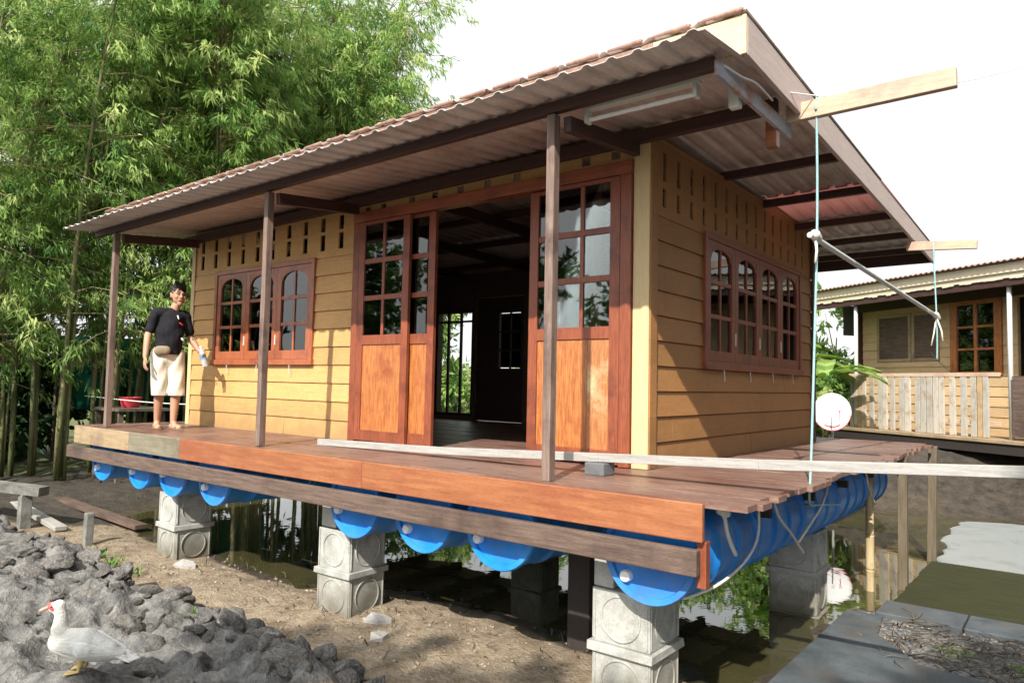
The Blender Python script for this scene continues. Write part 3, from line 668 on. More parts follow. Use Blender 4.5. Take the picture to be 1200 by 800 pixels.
# right wall
SW0, SW1 = .86, 3.21
holes = [(SW0, SW1, .69, 1.72)]
for k in range(15):
    y = .20 + k*.222
    holes += [(y, y+.055, 1.77, 1.90), (y, y+.055, 1.95, 2.15)]
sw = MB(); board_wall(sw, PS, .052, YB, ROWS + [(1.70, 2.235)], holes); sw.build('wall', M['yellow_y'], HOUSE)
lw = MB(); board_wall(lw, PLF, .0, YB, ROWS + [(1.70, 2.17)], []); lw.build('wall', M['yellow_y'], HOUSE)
holes = [(-5.42,-4.67,.06,1.60), (-4.62,-3.76,.0,1.76)]
bw = MB(); board_wall(bw, PB, XL+.06, -.06, ROWS + [(1.70, 2.16)], holes); bw.build('wall', M['yellow'], HOUSE)
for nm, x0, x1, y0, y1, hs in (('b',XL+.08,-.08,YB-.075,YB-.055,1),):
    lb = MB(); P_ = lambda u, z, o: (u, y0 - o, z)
    board_wall(lb, P_, x0, x1, ROWS + [(1.70, 2.12)], [(-5.42,-4.67,.06,1.60), (-4.62,-3.76,.0,1.76)], .008, .004); lb.build('shade_lining', M['shade_lining'], HOUSE)  # dark lining added to blacken the room; its shade is in the colour
lb = MB(); lb.box(XL+.055,XL+.075,.06,YB-.09,.003,2.12); lb.build('shade_lining', M['shade_lining'], HOUSE)
# corner boards
for (x0,x1,y0,y1,z1,m) in ((-.098,.022,-.024,-.012,2.155,'trim'), (.018,.030,-.0119,.085,2.2,'yellow_y'), (.018,.034,3.60,3.70,2.2,'darkwood'), (-5.872,-5.80,-.022,-.012,2.09,'trim')):  # rear right strip is dark to carry the wall corner's shadow
    b = MB(); b.box(x0,x1,y0,y1,.002,z1); b.build('corner_board', M[m], HOUSE, bevel=.003)
# window builder
def window(P, u0, u1, z0, z1, nl, fm, vert, name='window'):
    fr = .045; b = MB()
    def q(mb, a, c, za, zb, o0, o1): mb.hexa([P(a,za,o0),P(c,za,o0),P(c,za,o1),P(a,za,o1),P(a,zb,o0),P(c,zb,o0),P(c,zb,o1),P(a,zb,o1)])
    q(b,u0,u0+fr,z0,z1,.035,-.06); q(b,u1-fr,u1,z0,z1,.035,-.06); q(b,u0+fr,u1-fr,z1-fr,z1,.033,-.06); q(b,u0-.015,u1+.015,z0-.012,z0+fr,.048,-.06)
    w_ = b.build(name, fm, HOUSE, bevel=.003)
    a0, a1 = u0+fr+.002, u1-fr-.002; W_ = (a1-a0)/nl
    for k in range(nl):
        s0, s1 = a0+k*W_+.002, a0+(k+1)*W_-.002; st = .068; zb, zt = z0+fr+.003, z1-fr-.003
        s = MB(); oo, oi = .024, -.014
        q(s,s0,s0+st,zb,zt,oo,oi); q(s,s1-st,s1,zb,zt,oo,oi); q(s,s0+st,s1-st,zb,zb+.085,oo,oi); q(s,s0+st,s1-st,zt-.05,zt,oo,oi)
        pz0, pz1 = zb+.085, zt-.05; h3 = (pz1-pz0)/3; mid = (s0+s1)/2
        for j in (1,2): q(s,s0+st,s1-st,pz0+h3*j-.016,pz0+h3*j+.016,oo-.006,oi+.004)
        q(s,mid-.012,mid+.012,pz0,pz1,oo-.008,oi+.006)
        hw = (s1-s0)/2-st; rise = min(.10, hw*.6); m = 12
        for j in range(m):                                     # arched head of the top panes
            ua, ub = s0+st+2*hw*j/m, s0+st+2*hw*(j+1)/m
            fa = pz1-rise+rise*math.sqrt(max(0,1-((ua-mid)/hw)**2)); fb = pz1-rise+rise*math.sqrt(max(0,1-((ub-mid)/hw)**2))
            o0, o1 = oo-.003, oi+.003
            s.hexa([P(ua,fa-.001,o0),P(ub,fb-.001,o0),P(ub,fb-.001,o1),P(ua,fa-.001,o1),P(ua,pz1+.001,o0),P(ub,pz1+.001,o0),P(ub,pz1+.001,o1),P(ua,pz1+.001,o1)])
        s.build('sash', M['sash'] if vert else M['redwood'], w_, bevel=.002)
    g = MB(); q(g,a0+.01,a1-.01,z0+fr+.01,z1-fr-.01,.006,.002); g.build('pane', M['glass'], w_)
    for k in range(1, nl):                                     # latches
        c = MB(); c.bar(P(a0+k*W_,z0+.19,.028), P(a0+k*W_,z0+.29,.028), .016, .008, up=Vector(P(0,0,1))-Vector(P(0,0,0))); c.build('latch', M['silver'], w_)
    for k in range(nl):                                        # stay hooks under the sill
        c = MB(); uu = a0+(k+.5)*W_; c.tube([P(uu,z0-.012,.045), P(uu,z0-.06,.05), P(uu+.012,z0-.10,.048)], .004, 5); c.build('hook', M['silver'], w_)
window(PF, -5.33, -3.54, .69, 1.71, 3, M['sash'], True)
window(PS, SW0, SW1, .69, 1.72, 4, M['redwood'], False)
# front doors: head rail, jambs, two sliding leaves on either side of the opening
b = MB(); b.box(-2.96,-.10,-.05,.045,1.965,2.055); b.build('door_head', M['redwood_x'], HOUSE, bevel=.004)
for x0, x1 in ((-2.955,-2.875),(-.185,-.103)):
    b = MB(); b.box(x0,x1,-.048,.04,.003,1.963); b.build('door_jamb', M['redwood'], HOUSE, bevel=.004)
def door(x0, x1, y0, worn=False, seam=None):
    th = .034; z0, z1 = .014, 1.96; d = MB(); st = .078
    B = lambda a, c, e, f, o=0: d.box(a, c, y0+o, y0+th-o, e, f)
    B(x0,x0+st,z0,z1); B(x1-st,x1,z0,z1); B(x0+st,x1-st,z1-.03,z1-.001); B(x0+st,x1-st,.855,.94); B(x0+st,x1-st,z0,.105)
    pz0, pz1 = .94, z1-.03; h3 = (pz1-pz0)/3; mid = (x0+x1)/2
    for j in (1,2): B(x0+st,x1-st,pz0+h3*j-.022,pz0+h3*j+.022,.004)
    B(mid-.016,mid+.016,pz0,pz1,.006)
    o = d.build('door', M['redwood'], HOUSE, bevel=.003)
    p = MB(); sx = seam if seam else x1-st
    p.box(x0+st,sx,y0+.011,y0+th-.011,.105,.855); p.build('panel', M['panel'], o, bevel=.002)
    if seam:
        p = MB(); p.box(seam+.002,x1-st,y0+.011,y0+th-.011,.105,.855); tag(p.build('panel', M['panelworn'], o, bevel=.002), 'worn and stained half of the lower door panel')
    g = MB(); g.box(x0+st+.002,x1-st-.002,y0+th/2-.002,y0+th/2+.002,pz0,pz1); g.build('pane', M['glass'], o)
    return o
door(-2.873,-2.222,-.047); door(-2.60,-1.955,-.006)
door(-.80,-.187,-.047,seam=-.44); door(-.975,-.36,-.006)
# back openings: barred frame and a glazed door
b = MB()
for x in (-5.42,-4.71): b.box(x,x+.04,YB-.07,YB+.03,.06,1.6)
b.box(-5.38,-4.71,YB-.068,YB+.028,1.56,1.6); b.box(-5.38,-4.71,YB-.068,YB+.028,.06,.10); b.box(-5.38,-4.71,YB-.03,YB,1.42,1.45)
for x in (-5.20,-4.95): b.box(x-.018,x+.018,YB-.04,YB-.01,.10,1.56)
b.build('window', M['darkwood'], HOUSE)
b = MB(); x0, x1 = -4.62, -3.76
b.box(x0,-4.21,YB-.05,YB,.01,1.75); b.box(-3.83,x1,YB-.05,YB,.01,1.75); b.box(-4.21,-3.83,YB-.05,YB,.01,.75); b.box(-4.21,-3.83,YB-.05,YB,1.53,1.75)
b.box(-4.03,-4.01,YB-.04,YB-.01,.75,1.53); b.box(-4.21,-3.83,YB-.04,YB-.012,.99,1.02); b.box(-4.21,-3.83,YB-.04,YB-.012,1.25,1.28)
dr = b.build('door', M['darkwood'], HOUSE)
g = MB(); g.box(-4.2,-3.84,YB-.02,YB-.017,.76,1.52); g.build('pane', M['glass'], dr)
# posts, purlin, plates, rafters
for x, zt in ((-5.72,2.03),(-2.945,2.055),(-.12,2.085)):
    b = MB(); b.bar((x,-.93,.001),(x-.004,-.93,zt),.055,.058,up=(0,1,0)); b.build('porch_post', M['post'], HOUSE, bevel=.004)
b = MB(); b.bar((-6.2,-.93,zA(-6.2,-.93)-.056),(.85,-.93,zA(.85,-.93)-.056),.05,.066); b.build('purlin', M['darkwood'], HOUSE, bevel=.004)
b = MB(); b.bar((-6.0,-.045,2.165-.05),(.86,-.045,2.205),.055,.085); b.build('wall_plate', M['darkwood'], HOUSE, bevel=.004)
for x in (-5.72,-2.945,-.12):
    b = MB(); b.bar((x+.07,-.90,zA(x,-.93)-.155),(x+.07,-.075,zA(x,-.06)-.165),.05,.09); b.build('porch_rafter', M['darkwood_y'], HOUSE, bevel=.004)
b = MB(); b.bar((.865,-.96,2.105),(.865,.16,2.10),.024,.085); b.build('end_board', M['bluegrey'], HOUSE, bevel=.003)
b = MB(); b.box(.80,.865,-.078,-.018,1.955,2.155); b.build('joist_stub', M['beam_red'], HOUSE, bevel=.004)
for y in (1.3,2.2,3.12,3.95,4.7):
    b = MB(); b.bar((-6.2,y,zB(-6.2,y)-.062),(.925,y,zB(.925,y)-.062),.045,.065); b.build('purlin', M['darkwood'], HOUSE)
b = MB()
for x in (-4.9,-3.6,-2.3,-1.0): b.bar((x,.25,2.15),(x,3.6,2.09),.05,.1)
b.build('tie_beam', M['darkwood_y'], HOUSE)
# corrugated sheets
def corrug(name, mat, zf, x0, x1, y0, y1, drop=0., pitch=.145, amp=.008, jag=0., seed=1, ny=2):
    r = random.Random(seed); n = int((x1-x0)/pitch*14); vs = []; fs = []
    sheet = 0; off = 0; w0 = x0
    for i in range(n+1):
        x = x0 + (x1-x0)*i/n
        if x - w0 > .78: w0 = x; off = r.uniform(-jag, jag)
        c = (x/pitch) % 1.0; c = abs(c-.5)*2; h_ = amp*(2*sstep(.55,.82,c)-1)
        for j in range(ny+1):
            y = lerp(y0 + off*(1 if j == 0 else 0), y1, j/ny); vs.append((x, y, zf(x,y)+h_+drop + (.004 if (x//.8)%2 else 0)))
    for i in range(n):
        for j in range(ny):
            a = i*(ny+1)+j; fs.append((a, a+ny+1, a+ny+2, a+1))
    me = bpy.data.meshes.new(name); me.from_pydata(vs, [], fs)
    o = link(name, me, mat, HOUSE, smooth='all'); s = o.modifiers.new('gauge', 'SOLIDIFY'); s.thickness = .004; s.offset = 1
    return o
corrug('porch_roof', M['tin'], lambda x, y: zA(x,y)-.004, -6.27, .935, -1.25, .32, jag=.012)
corrug('main_roof', M['tin'], zB, -6.27, .97, -.84, 2.22, .012, seed=3)
corrug('main_roof', M['tin'], zB, -6.27, -.0, 2.2, 5.0, .006, seed=4)
corrug('main_roof', M['tin'], zB, .0, .97, 3.12, 5.0, .008, seed=5)
tag(corrug('translucent_sheet', M['redsheet'], zB, .0, .97, 2.2, 3.14, .004, seed=6), 'reddish see-through roof sheet over the right overhang')
# boards at the edges of the main roof
b = MB(); b.hexa([(.935,-.80,zB(.95,-.8)-.205),(.962,-.80,zB(.95,-.8)-.205),(.962,5.0,zB(.95,5)-.17),(.935,5.0,zB(.95,5)-.17),(.935,-.80,zB(.95,-.8)-.004),(.962,-.80,zB(.95,-.8)-.004),(.962,5.0,zB(.95,5)-.004),(.935,5.0,zB(.95,5)-.004)])
b.build('barge_board', M['rake'], HOUSE, bevel=.003)
for xa, xb, m_ in ((-6.25,.448,'tin_top'),(.45,.962,'cream')):
    b = MB(); b.hexa([(xa,-.825,zB(xa,-.8)-.2),(xb,-.825,zB(xb,-.8)-.205),(xb,-.802,zB(xb,-.8)-.205),(xa,-.802,zB(xa,-.8)-.2),(xa,-.825,zB(xa,-.8)-.004),(xb,-.825,zB(xb,-.8)-.004),(xb,-.802,zB(xb,-.8)-.004),(xa,-.802,zB(xa,-.8)-.004)])
    b.build('fascia', M[m_], HOUSE, bevel=.003)
b = MB(); 
for i in range(26):
    x = .94 - i*.28; b.capsule((x-.20,-.835,zB(x-.2,-.83)+.016), .010, (x,-.835,zB(x,-.83)+.014), .0145, n=10)
b.build('roof_edge_roll', M['tin_top'], HOUSE, smooth='all')
b = MB(); b.bar((-6.25,4.97,zB(-6.25,5)-.09),(.93,4.97,zB(.93,5)-.09),.03,.14); b.build('rear_fascia', M['darkwood'], HOUSE)
# outriggers: two timbers poking out past the right eave
b = MB(); b.bar((.875,.09,2.185),(1.752,.09,2.20),.05,.105); b.build('outrigger', M['rawbeam'], HOUSE, bevel=.004)
b = MB(); b.bar((.9,3.68,1.965),(1.49,3.68,1.93),.05,.085); b.build('outrigger', M['rawbeam'], HOUSE, bevel=.004)

# ------------------------------------------------------------------ the raft deck
DECK = thing('raft_deck', 'broad dark plank deck of the raft that carries the yellow house', 'deck', (-2.6, 1.7, -.2))
b = MB(); r = random.Random(3); y = -.985
while y < 4.42:
    w_ = r.uniform(.125,.15); x = -6.32 + r.uniform(-.02,.02); end = r.uniform(.93,1.06)
    if y < -.9: x, end = -6.32, 1.035
    js = [x] + sorted(r.uniform(-5,0) for _ in range(2)) + [end]
    for a, c in zip(js, js[1:]):
        dz = r.uniform(-.003,.002); b.box(a+.002, c-.002, y, y+w_-.007, -.030+dz, dz)
    y += w_
b.build('planks', M['deck'], DECK, bevel=.003)
for x0, x1, m, lb in ((-6.30,-5.03,'beam_tan','pale tan length of the front beam'),(-5.026,-4.05,'beam_grey','greenish grey length of the front beam'),(-4.046,-1.6,'beam_red','orange-red length of the front beam'),(-1.597,.83,'beam_red','orange-red end length of the front beam')):
    b = MB(); b.box(x0,x1,-1.02,-.99,-.187,-.006); tag(b.build('front_beam', M[m], DECK, bevel=.005), lb)
b = MB(); b.bar((-6.42,-1.02,-.281),(.812,-1.02,-.283),.045,.124); tag(b.build('lower_beam', M['beam_low'], DECK, bevel=.006), 'rough grey brown lower beam in front of the drums')
b = MB(); b.box(.785,.832,-.978,-.93,-.41,-.19); b.build('end_block', M['redwood'], DECK, bevel=.004)
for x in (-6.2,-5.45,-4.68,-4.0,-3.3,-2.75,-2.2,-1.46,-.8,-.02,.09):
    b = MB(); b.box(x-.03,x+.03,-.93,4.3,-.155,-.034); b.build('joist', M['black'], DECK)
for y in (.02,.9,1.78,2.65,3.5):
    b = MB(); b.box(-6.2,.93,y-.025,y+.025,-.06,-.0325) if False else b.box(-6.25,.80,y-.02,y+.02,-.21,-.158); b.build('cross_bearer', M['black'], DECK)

# ------------------------------------------------------------------ drums under the deck
RB, LB = .262, .86
def drum_mesh():
    b = MB()
    prof = [(.001,.022),(.20,.022),(.222,.020),(.228,.0),(RB-.006,-.004),(RB,.004),(RB,.028),(RB-.012,.040),(RB-.010,.20),(RB-.010,.27),(RB+.002,.285),(RB+.002,.31),(RB-.010,.325),
            (RB-.006,.43),(RB-.010,.535),(RB+.002,.55),(RB+.002,.575),(RB-.010,.59),(RB-.012,LB-.04),(RB,LB-.028),(RB,LB-.004),(RB-.006,LB+.004),(.228,LB),(.222,LB-.02),(.20,LB-.022),(.001,LB-.022)]
    b.lathe(prof, 'Y', 40); return b
d0 = drum_mesh().build('barrel', M['drum'], smooth=True)
def cap(dx, dz):
    c = MB(); c.lathe([(.001,-.016),(.026,-.016),(.032,-.008),(.032,.024),(.001,.024)], 'Y', 18, (dx,0,dz)); return c
for dx, dz in ((-.155,-.105),):
    cap(dx, dz).build('bung_cap', M['plaswhite'], d0, smooth=True)
NB = ['under the near right corner of the deck, nearest the camera','second from the near right corner, beside the drum in front','third from the near right corner, right of the wide gap','fourth from the corner, on the middle concrete blocks','first one left of the wide gap between drums','second one left of the wide gap, above the far block pillar','next to last drum toward the far left end','at the far left end below the standing man']
cx = [.5,-.486,-1.131,-1.80,-3.66,-4.36,-5.016,-5.86]; first = True
for i, x in enumerate(cx):
    for j in range(5 if i == 0 else 3):
        lb = 'blue plastic drum ' + NB[i] if j == 0 else (f"blue drum {['second','third','fourth','fifth'][j-1]} back along the right edge of the deck" if i == 0 else f"blue drum hidden {['one','two'][j-1]} behind the one {NB[i].split(',')[0]}")
        o = d0 if first else dup(d0); first = False
        o.location = (x, -.915 + j*(LB+.012) + (i*37 % 5)*.004, -.302); o.rotation_euler = (0, R(((i*53+j*31) % 7)*4-12), 0)
        tag(o, lb, 'drum', 'blue drums under the deck')

# ------------------------------------------------------------------ concrete block pillars
def block_mesh():
    b = MB(); w, h = .175, .335
    b.box(-w,w,-w,w,.045,h); b.box(-w-.022,w+.022,-w-.022,w+.022,0,.045)
    for ax, sg in ((0,1),(0,-1),(1,1),(1,-1)):
        pts = []; pr = []
        for k in range(29):
            a = 2*math.pi*k/28; u, z = .118*math.cos(a), .19+.118*math.sin(a)
            pts.append((sg*(w+.001), u, z) if ax == 0 else (u, sg*(w+.001), z))
        b.tube(pts, .008, 6, False)
        for dv in (-.16, .16): 
            a_ = (sg*(w+.001), dv, .06); c_ = (sg*(w+.001), dv, .325)
            if ax == 1: a_ = (a_[1], a_[0], a_[2]); c_ = (c_[1], c_[0], c_[2])
            b.bar(a_, c_, .012, .012)
    return b
blks = []
for q in range(4):
    bb = block_mesh(); rq = random.Random(q+5); bb.v = [(a+rq.uniform(-.004,.004), c+rq.uniform(-.004,.004), e+rq.uniform(-.002,.002)) if i < 16 else (a, c, e) for i, (a, c, e) in enumerate(bb.v)]
    blks.append(bb.build('concrete_block', M['concrete'], bevel=.007))
used_b = 0
def pillar(x, y, top, n, nm, rz=0):
    global used_b
    for k in range(n):
        o = blks[used_b] if used_b < 4 else dup(blks[used_b % 4]); used_b += 1
        o.location = (x, y, top - (k+1)*.336); o.rotation_euler = (0,0,R(rz + k*1.5))
        w_ = ['top','second','third'][k] if n > 2 else ['upper','lower'][k]
        tag(o, f'{w_} grey concrete block of the pillar {nm}', 'concrete block', 'concrete blocks under the raft')
pillar(.262,-.60,-.568,3,'under the near right corner drum')
pillar(-2.15,-.62,-.568,2,'under the middle of the front beam',2)
pillar(-4.64,-.62,-.568,2,'below the far left part of the deck',-2)
pillar(.42,1.80,-.568,2,'standing in the water under the right edge',1)
pillar(-2.15,1.75,-.568,2,'standing in dark water behind the middle front pillar',3)
b = MB(); b.bar((-.40,-.08,-1.32),(-.40,-.08,-.16),.17,.17,up=(0,1,0))
tag(b.build('shaded_post', M['black'], bevel=.006), 'square prop with shade in its black colour, left of the near block pillar', 'prop')  # near-black colour stands for the shade on this post
b = MB(); b.box(-2.318,-2.15,-.78,-.46,-.562,-.36); tag(b.build('packing_block', M['concrete'], bevel=.006), 'small grey packing block beside the drum on the middle pillar', 'packing block')
b = MB(); b.box(.09,.215,-.77,-.44,-.562,-.36); tag(b.build('packing_block', M['concrete'], bevel=.006), 'small grey packing block left of the near corner drum', 'packing block')
# ------------------------------------------------------------------ things on and around the deck
b = MB(); pts = [(-2.76,-.50,.026),(-1.4,-.482,.05),(-.07,-.465,.104),(.9,-.455,.143),(2.05,-.44,.206),(3.1,-.43,.27)]
for a, c in zip(pts, pts[1:]): b.bar(a, c, .032, .052)
tag(b.build('lath', M['whitewood'], bevel=.003), 'long bleached grey lath lying propped across the deck and out past its right edge', 'lath')
b = MB(); b.box(-.135,.0,-.53,-.40,.002,.075)
tag(b.build('wood_block', M['darkblock'], bevel=.005), 'small grey block propping up the long bleached lath', 'block')
b = MB(); b.bar((2.98,-.40,-1.35),(2.98,-.40,.40),.06,.06,up=(0,1,0)); tag(b.build('stake', M['post'], bevel=.004), 'timber stake holding up the far end of the bleached lath', 'stake', )

t = thing('fluorescent_lamp', 'white fluorescent tube lamp hanging under the porch roof by the near post', 'lamp', (.34,-.76,2.15))
b = MB(); b.box(.0,.70,-.81,-.75,2.125,2.165); b.build('housing', M['white_enamel'], t, bevel=.004)
for x in (.005,.672):
    b = MB(); b.box(x,x+.022,-.81,-.755,2.05,2.1245); b.build('end_holder', M['white_enamel'], t, bevel=.004)
b = MB(); b.tube([(.028,-.782,2.072),(.671,-.782,2.072)], .013, 12); b.build('tube', M['tubeglass'], t, smooth=True)
b = MB(); b.box(.78,.84,-.60,-.545,2.03,2.15); tag(b.build('junction_box', M['white_enamel'], bevel=.008), 'small white junction box under the right end of the porch roof', 'junction box')
def wire(name, pts, r_, mat, label, cat, n=6, sub=6):
    P_ = [Vector(p) for p in pts]; q = []
    for i in range(len(P_)-1):
        p0 = P_[max(i-1,0)]; p1 = P_[i]; p2 = P_[i+1]; p3 = P_[min(i+2,len(P_)-1)]
        for k in range(sub):
            s = k/sub; q.append(.5*((2*p1) + (p2-p0)*s + (2*p0-5*p1+4*p2-p3)*s*s + (-p0+3*p1-3*p2+p3)*s**3))
    q.append(P_[-1]); b = MB(); b.tube(q, r_, n); return tag(b.build(name, mat, smooth='all'), label, cat)
wire('cable', [(.83,-.93,2.155),(.88,-.88,2.13),(.90,-.72,2.13),(.915,-.55,2.15),(.90,-.25,2.16)], .006, M['plaswhite'], 'short white cable looped round the front corner of the roof', 'cable')
wire('cable', [(.93,-.2,2.22),(1.25,.4,2.33),(2.1,1.2,2.62),(3.4,2.3,3.5),(4.6,3.4,4.6)], .0035, M['plaswhite'], 'thin pale cable running up from the roof end into the sky', 'cable')
# drying pole on two ropes
b = MB(); b.tube([(1.02,.03,1.432),(1.158,3.74,1.262)], .017, 10); tag(b.build('drying_pole', M['silver'], smooth=True), 'pale drying pole slung between two ropes past the right eave', 'pole')
wire('rope', [(1.045,.092,2.262),(1.048,.06,2.18),(1.045,.085,2.10),(1.04,.10,1.43),(1.0,.12,.2),(.985,.13,-.1),(.93,.45,-.17),(.80,.67,-.21)], .0075, M['bluerope'], 'blue-green rope hanging from the upper outrigger down to the drums', 'rope')
wire('rope', [(1.135,3.66,1.975),(1.14,3.66,1.7),(1.152,3.66,1.28),(1.155,3.66,1.05),(1.15,3.67,.85)], .0075, M['bluerope'], 'blue-green rope hanging from the far outrigger over the drying pole', 'rope')
b = MB(); b.capsule((1.035,.08,1.44),.03,(1.035,.125,1.425),.028); b.tube([(1.03,.10,1.43),(1.05,.06,1.34),(1.045,.05,1.27)],.008,6); tag(b.build('rope_knot', M['rope'], smooth='all'), 'pale rope knot tying the near end of the drying pole', 'knot')
b = MB(); b.capsule((1.15,3.64,1.275),.03,(1.158,3.68,1.25),.028); b.tube([(1.15,3.66,1.26),(1.2,3.6,1.12),(1.21,3.6,1.02)],.008,6); b.tube([(1.15,3.66,1.26),(1.14,3.58,1.1),(1.12,3.56,.98)],.007,6)
tag(b.build('rope_knot', M['rope'], smooth='all'), 'pale rope knot with loose ends at the far end of the drying pole', 'knot')
wire('rope', [(.80,-.77,-.06),(.83,-.755,-.10),(.838,-.74,-.17),(.835,-.68,-.24),(.83,-.60,-.31)], .011, M['rope'], 'short white rope with a knot hanging at the front corner of the deck', 'rope')
b = MB(); b.capsule((.815,-.77,-.065),.024,(.835,-.745,-.08),.024); tag(b.build('rope_knot', M['rope'], smooth='all'), 'white rope knot on the deck edge by the front corner', 'knot')
wire('rope', [(.80,-.21,-.07),(.815,-.225,-.13),(.82,-.26,-.28),(.79,-.39,-.40),(.72,-.60,-.49),(.60,-.72,-.55)], .008, M['rope'], 'white rope looped round the underside of the near corner drum', 'rope')
wire('rope', [(.80,.0,-.06),(.815,.015,-.10),(.825,.09,-.21),(.83,.30,-.335),(.83,.43,-.42),(.83,.54,-.49)], .008, M['rope'], 'white rope dangling from the deck edge left of the blue-green rope', 'rope')
wire('rope', [(.80,1.19,-.07),(.815,1.17,-.12),(.83,.96,-.24),(.83,.70,-.33),(.83,.44,-.41)], .008, M['rope'], 'white rope slanting under the second drum to the dangling rope end', 'rope')
wire('rope', [(.80,.67,-.215),(.83,1.0,-.245),(.82,1.46,-.30)], .007, M['bluerope'], 'short blue rope lying level along the drums on the right', 'rope')
wire('rope', [(.80,2.26,-.08),(.82,2.30,-.16),(.83,2.33,-.26),(.83,2.55,-.42)], .008, M['rope'], 'white rope hanging by the bamboo stake under the far deck edge', 'rope')
# stakes in the water beyond the drums
b = MB()
for z0, z1, rr in ((-1.5,-1.02,.036),(-1.02,-.72,.037),(-.72,-.36,.035),(-.36,-.05,.034)):
    b.tube([(.745,2.75,z0),(.745,2.75,z0+.02),(.745,2.75,z1-.012),(.745,2.75,z1)], [rr*1.0,rr*.96,rr*.96,rr*1.06], 12)
tag(b.build('bamboo_stake', M['bamboo_dry'], smooth='all'), 'pale dry bamboo stake standing in the water under the deck edge', 'stake')
b = MB(); b.bar((.96,3.0,-1.45),(.965,3.0,-.04),.075,.075,up=(0,1,0)); tag(b.build('stake', M['bamboo_dark'], bevel=.006), 'dark square stake in the water right of the pale bamboo one', 'stake')
b = MB(); b.bar((.97,4.42,-1.45),(1.0,4.42,-.02),.08,.08,up=(0,1,0)); tag(b.build('stake', M['bamboo_dark'], bevel=.006), 'rearmost dark stake, in the water beside the pale glare sheet', 'stake')
# low dark board platform and slabs to the right
M['olive'] = surf('dark_olive_wet_board', (.028,.030,.014), (.05,.052,.026), GX, 3, .8, .15, .004, spec=.1)
t = thing('low_platform', 'low dark olive board platform lying in the water beyond the grey slabs', 'platform', (1.9,3.2,-1.2))
b = MB()
for k in range(9): b.box(1.0+.006*(k%3),3.4,2.20+k*.218,2.20+k*.218+.215,-1.175,-1.148)
b.build('boards', M['olive'], t, bevel=.002)
b = MB(); b.box(1.03,1.09,2.22,4.14,-1.32,-1.177); b.build('bearer', M['black'], t)
M['shaded_slab'] = surf('blue_grey_shaded_slab', (.045,.055,.063), (.10,.115,.125), (1,1,1), 6, .6, .25, .005, stain=(.09,.085,.075), stain_scale=2.5, fine=(70,.15))  # dark bluish tone puts the slabs' shade into their colour
for x0, x1, lb in ((.985,1.54,'blue grey slab by the dark platform, the one left of the seam'),(1.552,2.3,'blue grey slab by the dark platform, the one right of the seam')):
    b = MB(); b.box(x0,x1,1.78,2.17,-1.24,-1.105); tag(b.build('slab', M['shaded_slab'], bevel=.008), lb, 'slab', 'grey slabs by the pond')
b = MB(); P_ = [(.80,-.6),(2.5,-.75),(2.5,.70),(1.42,.86),(1.10,1.30),(1.04,1.76),(.79,1.76)]; k = len(P_)
b.add([(x,y,-1.262) for x,y in P_]+[(x,y,-1.122) for x,y in P_], [tuple(range(k-1,-1,-1)), tuple(range(k,2*k))]+[(i,(i+1)%k,(i+1)%k+k,i+k) for i in range(k)])
tag(b.build('slab', M['shaded_slab'], bevel=.008), 'large smooth grey slab at the pond edge nearest the camera', 'slab', 'grey slabs by the pond')
def twigs(name, n, box_, label, seed, lmin=.08, lmax=.3):
    r = random.Random(seed); b = MB()
    for k in range(n):
        x = r.uniform(box_[0], box_[1]); y = r.uniform(box_[2], box_[3]); a = r.uniform(0,6.28); l = r.uniform(lmin,lmax)
        z = hz(x, y)+.012; b.tube([(x,y,z),(x+math.cos(a)*l*.5,y+math.sin(a)*l*.5,z+r.uniform(.0,.06)),(x+math.cos(a+.3)*l,y+math.sin(a+.3)*l,z+r.uniform(0,.05))],[.004,.0035,.002],5)
    return tag(b.build(name, M['bark2'], smooth='all'), label, kind='stuff')
M['bark2'] = surf('dead_twig', (.05,.04,.03), (.17,.14,.1), (1,1,1), 8, .8, .2)
twigs('debris', 150, (1.12,2.3,.85,1.75), 'dead twigs and rubbish between the grey slabs', 4)
twigs('litter', 70, (-4.2,-.4,-1.3,.0), 'bits of bamboo and wood chips on the tan soil', 5, .02,.07)
r = random.Random(12)
pb = MB()
for k in range(420):
    u = r.random()
    if u < .6: x, y = r.uniform(-5,-.2), r.uniform(-1.4,.0)
    else: x, y = r.uniform(.8,2.3), r.uniform(.5,2.0)
    s = r.uniform(.003,.011); pb.capsule((x,y,hz(x,y)+s*.4), s, (x+s*r.uniform(-1,1),y+s*r.uniform(-1,1),hz(x,y)+s*.5), s*r.uniform(.5,1), n=7)
tag(pb.build('pebbles', surf('pale_pebble',(.16,.14,.11),(.40,.35,.28),(1,1,1),3,.8,0,world=True), smooth='all'), 'scattered pebbles and crumbs on the soil', kind='stuff')
for x, y, rz, s, lb in ((-1.72,-.72,.4,.10,'white scrap of broken tile on the tan soil before the pond'),(-1.45,-.95,1.2,.07,'smaller pale scrap lying near the clay heap end'),(-4.15,-.86,.2,.12,'flat pale scrap by the foot of the far block pillar')):
    b = MB(); q = [(-s,-.3*s),(.2*s,-.45*s),(s,.1*s),(.3*s,.5*s),(-.7*s,.35*s)]; k = 5; c_, s_ = math.cos(rz), math.sin(rz)
    V_ = [(x+c_*u-s_*v, y+s_*u+c_*v) for u, v in q]
    b.add([(u,v,hz(x,y)-.004) for u,v in V_]+[(u,v,hz(x,y)+.016+.01*i) for i,(u,v) in enumerate(V_)], [tuple(range(k-1,-1,-1)), tuple(range(k,2*k))]+[(i,(i+1)%k,(i+1)%k+k,i+k) for i in range(k)])
    tag(b.build('scrap', M['whitewood'], bevel=.002), lb, 'scrap')
